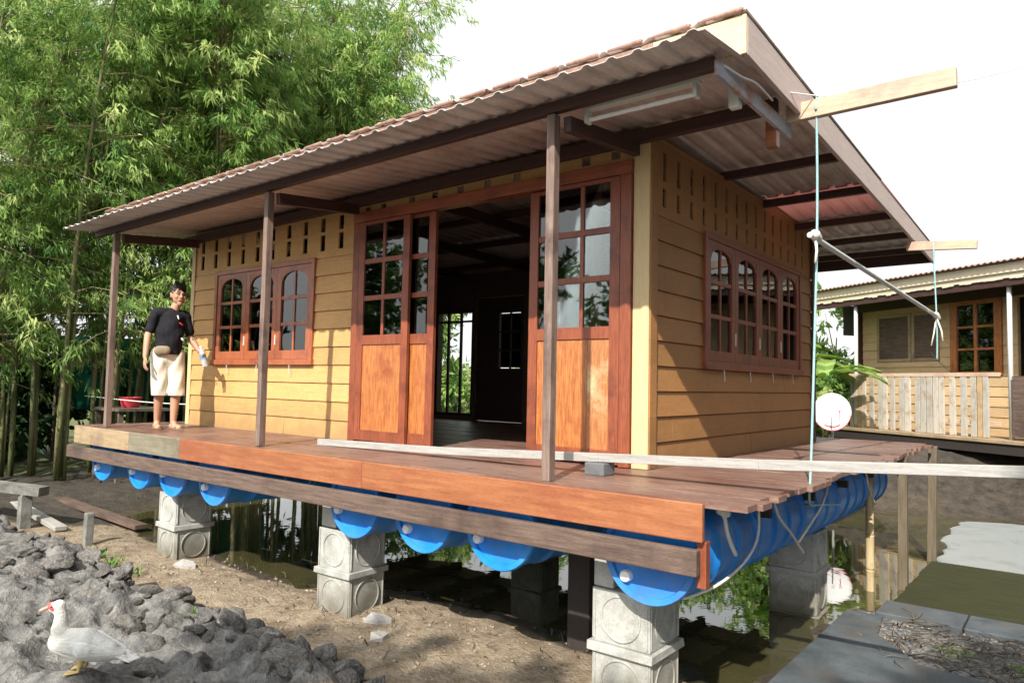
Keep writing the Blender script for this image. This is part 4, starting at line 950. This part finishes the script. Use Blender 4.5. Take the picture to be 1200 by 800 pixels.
# concrete pieces at the left
t = thing('concrete_bench', 'pale concrete beam on a short leg at the left edge behind the clay', 'concrete beam', (-7.0,-1.3,-1.1))
b = MB(); b.bar((-7.75,-1.66,-.685),(-6.80,-1.10,-.755),.16,.10); b.build('beam', M['concrete_old'], t, bevel=.006)
b = MB(); b.bar((-6.98,-1.22,-1.25),(-6.98,-1.22,-.785),.11,.11,up=(0,1,0)); b.build('leg', M['concrete_old'], t, bevel=.006)
b = MB(); b.bar((-5.65,-1.09,-1.25),(-5.645,-1.085,-.845),.075,.075,up=(0,1,0)); tag(b.build('concrete_stub', M['concrete_old'], bevel=.006), 'thin upright concrete stub standing in the soil at the left', 'stub')
b = MB(); b.bar((-8.45,-.45,-1.05),(-6.02,-.39,-1.135),.14,.05); tag(b.build('plank', M['beam_low'], bevel=.005), 'weathered plank edging the soil at the foot of the bamboo', 'plank')
b = MB(); b.bar((-8.1,-.95,-1.05),(-6.5,-1.02,-1.13),.12,.05); tag(b.build('plank', M['whitewood'], bevel=.005), 'pale grey plank lying between the concrete beam and the stub', 'plank')
# screen of green netting and other things behind the bamboo
def netmat():
    m, nt, p, out = newmat('green_shade_net'); L = nt.links.new
    p.inputs['Base Color'].default_value = (.02,.22,.16,1); p.inputs['Roughness'].default_value = .7
    t = N(nt, 'ShaderNodeBsdfTranslucent'); t.inputs[0].default_value = (.04,.40,.30,1)
    mx = N(nt, 'ShaderNodeMixShader'); mx.inputs[0].default_value = .5; L(p.outputs[0], mx.inputs[1]); L(t.outputs[0], mx.inputs[2]); L(mx.outputs[0], out.inputs['Surface']); return m
t = thing('net_fence', 'green shade net fence on poles behind the bamboo stems', 'fence', (-12.0,2.2,-1.0))
A_ = Vector((-12.3,.9)); B_ = Vector((-11.2,4.6)); vs_ = []; fs_ = []
for i in range(61):
    p = A_.lerp(B_, i/60); wv = .06*math.sin(i*.9)+.03*math.sin(i*2.3)
    for j in range(7): vs_.append((p.x+wv*(1-j/9), p.y, -.1+1.35*j/6 - (.05*math.sin(i*.52)**2 if j == 6 else 0)))
for i in range(60):
    for j in range(6): a = i*7+j; fs_.append((a,a+7,a+8,a+1))
mb_ = MB(); mb_.add(vs_, fs_); no = mb_.build('net', netmat(), t, smooth='all', recalc=False); sm = no.modifiers.new('gauge','SOLIDIFY'); sm.thickness = .006
for i in range(5):
    p = A_.lerp(B_, i/4); b = MB(); b.tube([(p.x+.07,p.y,-1.3),(p.x+.07,p.y,1.35)], .03, 8); b.build('pole', M['bamboo_dark'], t, smooth='all')
t = thing('wooden_table', 'dark rough table behind the porch post, under the bamboo', 'table', (-9.1,.83,-1.0))
b = MB(); b.box(-9.6,-8.65,.45,1.2,.02,.06); b.build('tabletop', M['bark2'], t)
for x in (-9.5,-8.75):
    for y in (.52,1.13):
        b = MB(); b.box(x-.03,x+.03,y-.03,y+.03,-1.15,.0195); b.build('leg', M['bark2'], t)
b = MB(); b.lathe([(.001,.0),(.11,.0),(.13,.04),(.15,.14),(.16,.145),(.16,.155),(.145,.155),(.12,.05),(.10,.015),(.001,.015)], 'Z', 28, (-9.08,.80,.062))
tag(b.build('basin', M['redpaint'], smooth=True), 'red plastic basin on the dark table left of the man', 'basin')
wire('cord', [(-9.7,.4,.22),(-8.,.62,.17),(-6.4,.9,.18),(-5.88,1.0,.2)], .008, M['rope'], 'thin pale cord stretched behind the man at knee height', 'cord')
# round white dish leaning on the rear of the deck
DZ = .54 - 50/850*11.9
t = thing('satellite_dish', 'round white satellite dish with a red mark standing beyond the rear deck corner', 'dish', (-.99,8.3,DZ), rz=math.atan2(2.245+.6, 12.6), local=True)
t.scale = (1.12,1.12,1.22)
def dish_pt(r_, a, tilt=R(14)):
    u, v = r_*math.cos(a), r_*math.sin(a); dpt = .35*r_*r_
    y, z = dpt - .06, v
    return Vector((u, y*math.cos(tilt) + z*math.sin(tilt), .275 + z*math.cos(tilt) - y*math.sin(tilt)))
vs_ = []; fs_ = []
for i in range(9):
    for j in range(40): vs_.append(dish_pt(.255*i/8+.002, 2*math.pi*j/40))
for i in range(8):
    for j in range(40): fs_.append((i*40+j, i*40+(j+1)%40, (i+1)*40+(j+1)%40, (i+1)*40+j))
mb_ = MB(); mb_.add(vs_, fs_); o = mb_.build('reflector', M['plaswhite'], t, smooth='all'); sm = o.modifiers.new('gauge','SOLIDIFY'); sm.thickness = .008
b = MB(); b.tube([dish_pt(.252, R(a))+Vector((0,-.004,0)) for a in range(215,352,8)], .006, 6); b.tube([dish_pt(.10,R(5))+Vector((0,-.008,0)), dish_pt(.155,R(308))+Vector((0,-.008,0))], .006, 6); b.tube([dish_pt(.08,R(8))+Vector((0,-.008,0)), dish_pt(.125,R(4))+Vector((0,-.008,0))], .007, 6)
b.tube([dish_pt(.20, R(a))+Vector((0,-.008,0)) for a in range(240,308,7)], .008, 6)
b.build('red_mark', M['redpaint'], t)
b = MB(); b.tube([(0,.03,.24),(0,.16,.12),(.0,.20,(hz(-.99,8.5)-DZ)/1.22-.05)], .018, 8); b.build('foot', M['silver'], t)
b = MB(); b.tube([dish_pt(.24,R(270)), Vector((0,-.20,.16)), Vector((0,-.24,.22))], .008, 6); b.build('arm', M['silver'], t)

# ------------------------------------------------------------------ the second house
M['pale2'] = surf('pale_tan_board', (.52,.36,.19), (.61,.44,.25), GX, 5, .6, .25, .004, stain=(.38,.24,.12), stain_scale=1.5, stain_lo=.5, stain_hi=.8, fine=(30,.14), rows=.17)
M['fascia2'] = surf('pale_fascia', (.62,.52,.38), (.70,.60,.46), GX, 4, .6, .15, .004, fine=(30,.1))
H2 = thing('wooden_house', 'second yellow cabin beyond the pond with a slat railing along its porch', 'house', (-1.903,10.941,0), rz=R(-33.912), local=True)
hb = lambda x0,x1,y0,y1,z0,z1,name,mat,bev=.003,par=H2: (lambda b: (b.box(x0,x1,y0,y1,z0,z1), b.build(name, mat, par, bevel=bev))[1])(MB())
P2 = lambda u, z, o: (u, 1.0 - o, z)
b = MB(); board_wall(b, P2, .10, 7.0, [(i*.17-.19,(i+1)*.17-.19) for i in range(15)], [(2.13,3.10,.84,2.13),(3.35,4.35,-.1,2.1),(.47,1.29,1.10,2.03),(1.30,1.90,1.10,2.03)])
b.build('wall', M['pale2'], H2)
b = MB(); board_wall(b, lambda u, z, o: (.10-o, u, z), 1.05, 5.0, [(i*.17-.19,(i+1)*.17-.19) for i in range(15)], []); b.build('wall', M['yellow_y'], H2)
hb(.1,7,4.95,5.0,-.19,2.3,'wall',M['yellow'])
for x0, x1 in ((.475,1.285),(1.305,1.895)):
    b = MB(); b.box(x0,x0+.06,.975,1.03,1.105,2.025); b.box(x1-.06,x1,.975,1.03,1.105,2.025); b.box(x0+.06,x1-.06,.977,1.028,1.105,1.165); b.box(x0+.06,x1-.06,.977,1.028,1.965,2.025); s_ = b.build('shutter', M['beam_tan'], H2)
    hb(x0+.06,x1-.06,.99,1.02,1.165,1.965,'panel',M['beam_low'],0,s_)
b = MB(); x0, x1, z0, z1 = 2.135, 3.095, .845, 2.125
b.box(x0,x0+.13,.955,1.04,z0,z1); b.box(x1-.13,x1,.955,1.04,z0,z1); b.box(x0+.13,x1-.13,.957,1.038,z1-.07,z1); b.box(x0+.13,x1-.13,.957,1.038,z0,z0+.06)
for q in (1,2): b.box(x0+.13,x1-.13,.975,1.02,z0+.06+q*.383-.02,z0+.06+q*.383+.02)
b.box((x0+x1)/2-.03,(x0+x1)/2+.03,.97,1.022,z0+.06,z1-.07); wn = b.build('window', M['panel'], H2, bevel=.004)
hb(x0+.1,x1-.1,1.0,1.004,z0+.03,z1-.03,'pane',M['glass'],0,wn)
hb(.1,7,1.2,1.25,-.19,2.3,'interior_shade_sheet',M['black'],0)  # black sheet behind the openings stands in for interior shade
for x in (.80,3.86,6.4):
    b = MB(); b.tube([(x,.16,-.15),(x,.16,2.28)], .035, 10); b.build('porch_post', M['silver'], H2, smooth='all')
hb(-.55,7.2,.0,.025,2.35,2.50,'fascia',M['fascia2'],.004)
vs_ = []; fs_ = []; n_ = 560
for i in range(n_+1):
    x = -.6 + 7.8*i/n_; hgt = .014*math.cos(2*math.pi*x/.105)
    for j, (y, z) in enumerate(((-.10,2.50),(2.4,2.78),(2.4,2.78),(5.2,2.45))): vs_.append((x,y,z+.02+hgt))
for i in range(n_):
    for j in (0,2): a = i*4+j; fs_.append((a,a+4,a+5,a+1))
mb_ = MB(); mb_.add(vs_, fs_); o = mb_.build('roof', M['tin_top'], H2, smooth='all', recalc=False); sm = o.modifiers.new('gauge','SOLIDIFY'); sm.thickness = .006
b = MB()
for i in range(74): 
    x = -.55+i*.105; b.box(x,x+.1045,.032,.045,2.262+.010*math.sin(i*1.7)+.006*math.sin(i*4.1),2.353)
b.build('eave_strip', M['fascia2'], H2)
hb(-.55,7.2,.055,1.0,2.30,2.33,'porch_ceiling',M['darkwood'],0)
hb(-.5,7.2,.06,.12,2.16,2.29,'beam',M['darkwood'],0)
hb(.02,7.0,.90,.96,2.12,2.295,'beam',M['darkwood'],0)
hb(.02,.09,.9,1.02,-.19,2.29,'corner_post',M['darkwood'],0)
hb(-.5,.0,1.05,4.9,1.7,2.3,'void_shade_block',M['black'],0)  # black block added for the dark void under the roof's left end
hb(.35,7.2,-.12,1.0,-.20,-.15,'porch_floor',M['beam_tan'])
hb(.4,7.2,-.09,-.03,-.36,-.205,'floor_beam',M['black'])
r = random.Random(8)
rl = hb(.68,3.72,.095,.135,.80,.86,'railing',M['rawbeam'])
x = .70; k = 0
sm_ = [surf('railing_slat_'+c, a1, a2, GZ, 4, .65, .2, .003, stain=(.3,.22,.14), stain_scale=5) for c, a1, a2 in (('pale',(.42,.38,.32),(.56,.51,.44)),('grey',(.34,.32,.28),(.46,.43,.38)),('tan',(.42,.28,.13),(.55,.38,.2)))]
while x < 3.60:
    w_ = r.uniform(.07,.12); hb(x,x+w_,.10,.13,-.145,.795,'slat',sm_[r.choice([0,0,1,1,2])],.003,rl); x += w_ + r.choice([.012,.02,.07,.1]); k += 1
hb(.70,3.70,.131,.16,.05,.11,'lower_rail',M['rawbeam'],.003,rl)
hb(3.93,6.3,.09,.13,-.10,.80,'side_panel',M['beam_low'])
for x in (.6,2.6,4.6,6.6):
    b = MB(); b.box(x-.08,x+.08,.1,.26,-1.0,-.205); b.build('pier', M['concrete'], H2)
wire('cord', [(.15,10.18,1.25),(.35,9.9,1.02),(.62,9.45,.82)], .006, M['black'], 'thin dark cord drooping across the window of the second cabin', 'cord')
# ------------------------------------------------------------------ the man on the porch
def skinmat():
    m = surf('skin', (.40,.215,.135), (.48,.275,.18), (1,1,1), 5, .5, .05, .002, fine=(60,.06)); return m
M['skin'] = skinmat()
M['shirt'] = surf('black_cotton', (.010,.010,.013), (.022,.022,.027), (1,1,1), 14, .9, .3, .006, spec=.2)
M['shorts'] = surf('cream_cotton', (.62,.57,.46), (.72,.67,.56), (1,1,1), 10, .85, .3, .006)
M['hair'] = surf('black_hair', (.008,.007,.006), (.02,.017,.014), (30,30,4), 8, .5, .5, .006)
M['pouch'] = surf('beige_pouch', (.20,.15,.10), (.28,.22,.15), (1,1,1), 12, .8, .2, .003)
man = thing('person', 'man in black t-shirt and cream shorts standing on the porch holding a bottle', 'person', (-5.23,-.60,.0), rz=math.atan2(.9,.44)*1.0, local=True)
man.rotation_euler = (0,0,math.atan2(-.44,.90) - math.pi/2 + R(16))      # local +Y looks towards the viewer, local +X is image right reversed
# local frame: +Y forward (to the viewer); +X = his right hand side
man.scale = (.9,.95,1)
s = -1     # image right = local -X
def p(ix, y, z): return Vector((s*ix, y, z))
body = MB()
hipL, hipR = p(.105,0,.78), p(-.055,0,.78)
kneeL, kneeR = p(.115,.075,.425), p(-.04,.0,.42)
ankL, ankR = p(.10,.06,.075), p(-.03,-.09,.075)
for h_, k_, a_, tx in ((hipL,kneeL,ankL,.03),(hipR,kneeR,ankR,-.02)):
    body.capsule(h_, .095, k_, .058); body.capsule(k_, .054, k_.lerp(a_,.35)+Vector((0,-.012,0)), .052); body.capsule(k_.lerp(a_,.35)+Vector((0,-.012,0)), .052, a_, .033)
    f0 = a_ + Vector((0,-.03,-.045)); f1 = a_ + Vector((-tx,.125,-.055)); body.capsule(f0, .03, f1, .026, flat=(1,0,0), k=1.25); body.capsule(a_, .034, f0.lerp(f1,.4), .032)
    for q in range(5): 
        tb = f1 + Vector((.028-.014*q, -.008*abs(q-1), 0)); body.capsule(tb, .0095, tb + Vector((0,.022,-.006)), .008, n=8)
body.capsule(p(.025,0,.80), .115, p(.03,.01,.98), .116, flat=(1,0,0), k=1.1); body.capsule(p(.03,.01,.98), .114, p(.045,.0,1.13), .106, flat=(1,0,0), k=1.14)
body.capsule(p(-.085,-.005,1.19), .055, p(.175,-.005,1.18), .055); body.capsule(p(.055,0,1.19), .055, p(.085,.02,1.275), .05)
hd = p(.105,.035,1.385)
body.capsule(hd+Vector((0,-.015,.035)), .083, hd+Vector((0,.012,-.035)), .066); body.capsule(hd+Vector((0,.03,-.04)), .052, hd+Vector((0,.047,-.083)), .03)
body.capsule(hd+Vector((0,.08,.015)), .010, hd+Vector((0,.098,-.022)), .015, n=8)
for q in (-1,1):
    body.capsule(hd+Vector((.082*q,-.01,.015)), .014, hd+Vector((.080*q,-.004,-.022)), .011, n=8); body.capsule(hd+Vector((.012*q,.088,-.026)), .009, hd+Vector((.014*q,.086,-.026)), .009, n=8)
    body.capsule(hd+Vector((.018*q,.078,.026)), .011, hd+Vector((.045*q,.066,.024)), .009, n=8); body.capsule(hd+Vector((.04*q,.058,-.02)), .022, hd+Vector((.03*q,.056,-.03)), .02, n=8)
body.capsule(hd+Vector((-.018,.078,-.052)), .010, hd+Vector((.018,.078,-.052)), .010, n=8)
# arms
shR, elR, wrR = p(-.125,0,1.185), p(-.195,.0,.955), p(-.235,.075,.735)
shL, elL, wrL = p(.205,0,1.175), p(.275,-.01,.945), p(.335,.115,.815)
for a_, b_, c_ in ((shR,elR,wrR),(shL,elL,wrL)):
    body.capsule(a_, .045, b_, .036); body.capsule(b_, .040, b_.lerp(c_,.3), .038); body.capsule(b_.lerp(c_,.3), .038, c_, .026)
def hand(w_, d, side, curl, back):
    """palm from the wrist along d; side points to the thumb; fingers bend towards back"""
    d = d.normalized(); side = (side - d*side.dot(d)).normalized(); back = back.normalized()
    pc = w_ + d*.075
    body.capsule(w_, .025, pc, .030, flat=back, k=.55)
    for k in range(4):
        bs = pc + side*(.027-.018*k) + d*.012; l = [.062,.07,.066,.05][k]
        m_ = bs + d*l*.5*math.cos(curl*.4) + back*l*.5*math.sin(curl*.4); e_ = m_ + d*l*.5*math.cos(curl) + back*l*.5*math.sin(curl)
        body.capsule(bs, .0095, m_, .009, n=8); body.capsule(m_, .009, e_, .0075, n=8)
    tb = w_ + d*.025 + side*.022; tm = tb + side*.026 + d*.028; te = tm + d*.028 + back*.012*curl
    body.capsule(tb, .013, tm, .011, n=8); body.capsule(tm, .011, te, .009, n=8)
hand(wrR, Vector((.08,.25,-1)), Vector((0,1,0)), .7, Vector((-1,.2,0)))
hand(wrL, Vector((-.35,.7,-.45)), Vector((0,.2,1)), 1.5, Vector((1,.35,0)))
bm_ = remeshed(body, .0065, 3); o = link('body', bm_, M['skin'], man, smooth='all')
# clothes
c = MB()
c.capsule(p(.022,.005,.79), .135, p(.03,.012,.98), .137, flat=(1,0,0), k=1.1); c.capsule(p(.03,.012,.98), .135, p(.045,.0,1.12), .122, flat=(1,0,0), k=1.14)
c.capsule(p(-.085,-.005,1.19), .063, p(.175,-.005,1.18), .063); c.capsule(p(.05,0,1.19), .068, p(.066,.006,1.215), .062)
c.capsule(shR, .056, shR.lerp(elR,.72), .054); c.capsule(shL, .056, shL.lerp(elL,.72), .054)
sm_me = remeshed(c, .009, 3)
bmx = bmesh.new(); bmx.from_mesh(sm_me)
bmesh.ops.bisect_plane(bmx, geom=bmx.verts[:]+bmx.edges[:]+bmx.faces[:], plane_co=(0,0,.765), plane_no=(0,0,-1), clear_outer=True)
for v in bmx.verts: v.co += Vector((math.sin(v.co.z*38+v.co.x*9)*.004, math.sin(v.co.z*31+v.co.x*22)*.004, 0))
bmx.to_mesh(sm_me); bmx.free()
link('shirt', sm_me, M['shirt'], man, smooth='all')
b = MB(); b.capsule(p(.10,.142,1.09), .010, p(.125,.140,1.075), .009, flat=(0,1,0), k=.5, n=8); b.build('shirt_print', M['redpaint'], man, smooth='all')
b = MB(); b.tube([p(.075,.118,1.17), p(.085,.138,1.13)], .007, 6); b.capsule(p(.125,.152,.93),.012,p(.135,.152,.92),.012,flat=(0,1,0),k=.4,n=8); b.build('shirt_trim', M['plaswhite'], man, smooth='all')
c = MB()
c.capsule(p(.025,0,.80), .126, p(.025,0,.72), .118, flat=(1,0,0), k=1.12)
for h_, k_, ox in ((hipL,kneeL,.012),(hipR,kneeR,-.012)): c.capsule(h_+Vector((0,0,-.02)), .106, k_+Vector((s*ox*.3,0,-.06)), .088)
st_ = remeshed(c, .009, 3); bmx = bmesh.new(); bmx.from_mesh(st_)
bmesh.ops.bisect_plane(bmx, geom=bmx.verts[:]+bmx.edges[:]+bmx.faces[:], plane_co=(0,0,.345), plane_no=(0,0,-1), clear_outer=True)
bmesh.ops.bisect_plane(bmx, geom=bmx.verts[:]+bmx.edges[:]+bmx.faces[:], plane_co=(0,0,.86), plane_no=(0,0,1), clear_outer=True)
for v in bmx.verts: v.co += Vector((0, math.sin(v.co.z*26+v.co.x*40)*.005, 0))
bmx.to_mesh(st_); bmx.free(); link('shorts', st_, M['shorts'], man, smooth='all')
c = MB(); c.capsule(hd+Vector((0,-.022,.050)), .088, hd+Vector((0,-.034,.005)), .080); c.capsule(hd+Vector((-.035,.022,.098)), .036, hd+Vector((.035,.022,.098)), .036)
hm = remeshed(c, .006, 1)
for v in hm.vertices: v.co += v.normal*(.007*noise.noise(v.co*70) + .004*noise.noise(v.co*160))
link('hair', hm, M['hair'], man, smooth='all')
for q in (-1,1):
    b = MB(); b.capsule(hd+Vector((.022*q,.084,.010)), .0055, hd+Vector((.036*q,.080,.010)), .005, n=8); b.build('eye', M['hair'], man, smooth='all')
    b = MB(); b.capsule(hd+Vector((.016*q,.092,.034)), .004, hd+Vector((.046*q,.076,.034)), .0035, n=8); b.build('eyebrow', M['hair'], man, smooth='all')
b = MB(); b.capsule(hd+Vector((-.017,.0885,-.053)), .0035, hd+Vector((.017,.0885,-.053)), .0035, n=8); b.build('mouth', surf('lip',(.25,.08,.06),(.3,.1,.08)), man, smooth='all')
b = MB(); b.capsule(p(-.105,.105,.80), .05, p(-.035,.135,.805), .046, flat=(0,1,0), k=.6); pc_ = b.build('waist_pouch', M['pouch'], man, smooth='all')
for a_, tx in ((ankL,.03),(ankR,-.02)):
    f0 = a_ + Vector((0,-.045,-.069)); f1 = a_ + Vector((-tx,.14,-.07))
    b = MB(); b.capsule(f0, .036, f1, .040, flat=(0,0,1), k=.14); b.tube([a_.lerp(f1,.75)+Vector((.04,0,-.005)), a_.lerp(f1,.70)+Vector((0,.0,.022)), a_.lerp(f1,.75)+Vector((-.04,0,-.005))], .007, 6); b.build('sandal', M['pouch'], man, smooth='all')
# the bottle in his hand
bpos = wrL + Vector((-.02,.075,-.06))
bpos_w = Matrix.Rotation(man.rotation_euler.z, 4, 'Z') @ Vector((bpos.x*.9, bpos.y*.95, bpos.z)) + man.location
t = thing('water_bottle', 'clear plastic water bottle with blue label held in the man\'s hand', 'bottle', bpos_w, local=True)
mclear, nt, pp, out = newmat('clear_plastic'); tr_ = N(nt,'ShaderNodeBsdfTransparent'); tr_.inputs[0].default_value=(.85,.9,.93,1); mx_ = N(nt,'ShaderNodeMixShader'); mx_.inputs[0].default_value=.45
pp.inputs['Base Color'].default_value=(.75,.82,.86,1); pp.inputs['Roughness'].default_value=.15; nt.links.new(tr_.outputs[0],mx_.inputs[1]); nt.links.new(pp.outputs[0],mx_.inputs[2]); nt.links.new(mx_.outputs[0],out.inputs['Surface'])
b = MB(); b.lathe([(.001,-.105),(.026,-.105),(.030,-.095),(.030,.04),(.024,.065),(.012,.085),(.012,.098),(.001,.098)], 'Z', 20); b.build('bottle_body', mclear, t, smooth=True)
b = MB(); b.lathe([(.0308,-.03),(.0308,.025)], 'Z', 20); b.build('bottle_label', surf('blue_label',(.05,.22,.5),(.12,.35,.6)), t, smooth='all')
b = MB(); b.lathe([(.001,.112),(.014,.112),(.014,.094),(.001,.094)], 'Z', 16); b.build('bottle_cap', M['plaswhite'], t, smooth=True)
t.rotation_euler = (R(10),R(-12),0)

# ------------------------------------------------------------------ the white duck on the clay
def feather():
    return surf('white_feathers', (.70,.70,.67), (.80,.80,.77), (4,16,16), 7, .8, .9, .012, stain=(.55,.52,.45), stain_scale=7, stain_lo=.5, stain_hi=.75)
M['feather'] = feather(); M['duckred'] = surf('red_face_skin', (.55,.06,.05), (.70,.13,.11), (1,1,1), 30, .5, .4, .004); M['bill'] = surf('pink_bill', (.55,.22,.17), (.68,.36,.28), (1,1,1), 9, .4, .05); M['legy'] = surf('dull_yellow_leg', (.42,.30,.12), (.55,.42,.18), (1,1,1), 20, .6, .2)
dx, dy = -1.66, -2.72
duck = thing('duck', 'white duck with red face standing on the clay heap at the lower left', 'duck', (dx, dy, hz(dx, dy)-.034), local=True, rz=math.atan2(-.619-.10,-.785+.05))
c = MB(); V = Vector
c.capsule((.075,0,.175), .062, (-.03,0,.155), .082, flat=(0,1,0), k=.95); c.capsule((-.03,0,.155), .082, (-.14,0,.125), .052, flat=(0,1,0), k=.95); c.capsule((-.13,0,.125), .05, (-.205,0,.105), .022, flat=(0,1,0), k=1.3)
c.capsule((.07,0,.17), .058, (.088,0,.235), .040); c.capsule((.088,0,.235), .038, (.085,0,.30), .028); c.capsule((.085,0,.30), .028, (.098,0,.338), .031); c.capsule((.098,0,.343), .032, (.118,0,.338), .027)
link('body', remeshed(c, .006, 4), M['feather'], duck, smooth='all')
for q in (-1,1):
    c = MB(); c.capsule((.045,.070*q,.175), .030, (-.06,.083*q,.160), .040, flat=(0,1,0), k=.35); c.capsule((-.06,.083*q,.160), .038, (-.20,.045*q,.122), .014, flat=(0,1,0), k=.45)
    c.capsule((-.05,.088*q,.145), .025, (-.235,.03*q,.105), .010, flat=(0,1,0), k=.4)
    link('wing', remeshed(c, .005, 2), M['feather'], duck, smooth='all')
    c = MB(); c.capsule((-.035,.035*q,.10), .022, (-.03,.038*q,.065), .011); c.capsule((-.03,.038*q,.065), .0085, (-.025,.04*q,.042), .008)
    for a in (-.5,0,.5): c.capsule((-.025,.04*q,.040), .006, (.03,.04*q+a*.05,.035), .005, n=8)
    c.capsule((-.01,.04*q,.038), .014, (.018,.04*q,.036), .02, flat=(0,0,1), k=.25); link('leg', remeshed(c, .0035, 1), M['legy'], duck, smooth='all')
    b = MB(); b.capsule((.118,.0255*q,.346), .005, (.121,.0255*q,.346), .005, n=8); b.build('eye', M['hair'], duck, smooth='all')
    b = MB(); b.capsule((.128,.018*q,.346), .0135, (.112,.022*q,.338), .013, flat=(0,1,0), k=.6, n=10); b.build('face_skin', M['duckred'], duck, smooth='all')
c = MB()
for q in range(-3,4): c.capsule((-.18,.012*q,.11+.004*abs(q)), .014, (-.285+.008*abs(q),.017*q,.088), .009, flat=(0,0,1), k=.35, n=8)
link('tail', remeshed(c, .004, 1), M['feather'], duck, smooth='all')
c = MB(); c.capsule((.135,0,.345), .013, (.178,0,.325), .012, flat=(0,0,1), k=.6); link('bill', remeshed(c, .003, 1), M['bill'], duck, smooth='all')
c = MB(); c.capsule((.132,0,.356), .010, (.142,0,.352), .008, n=8); c.build('caruncle', M['duckred'], duck, smooth='all')
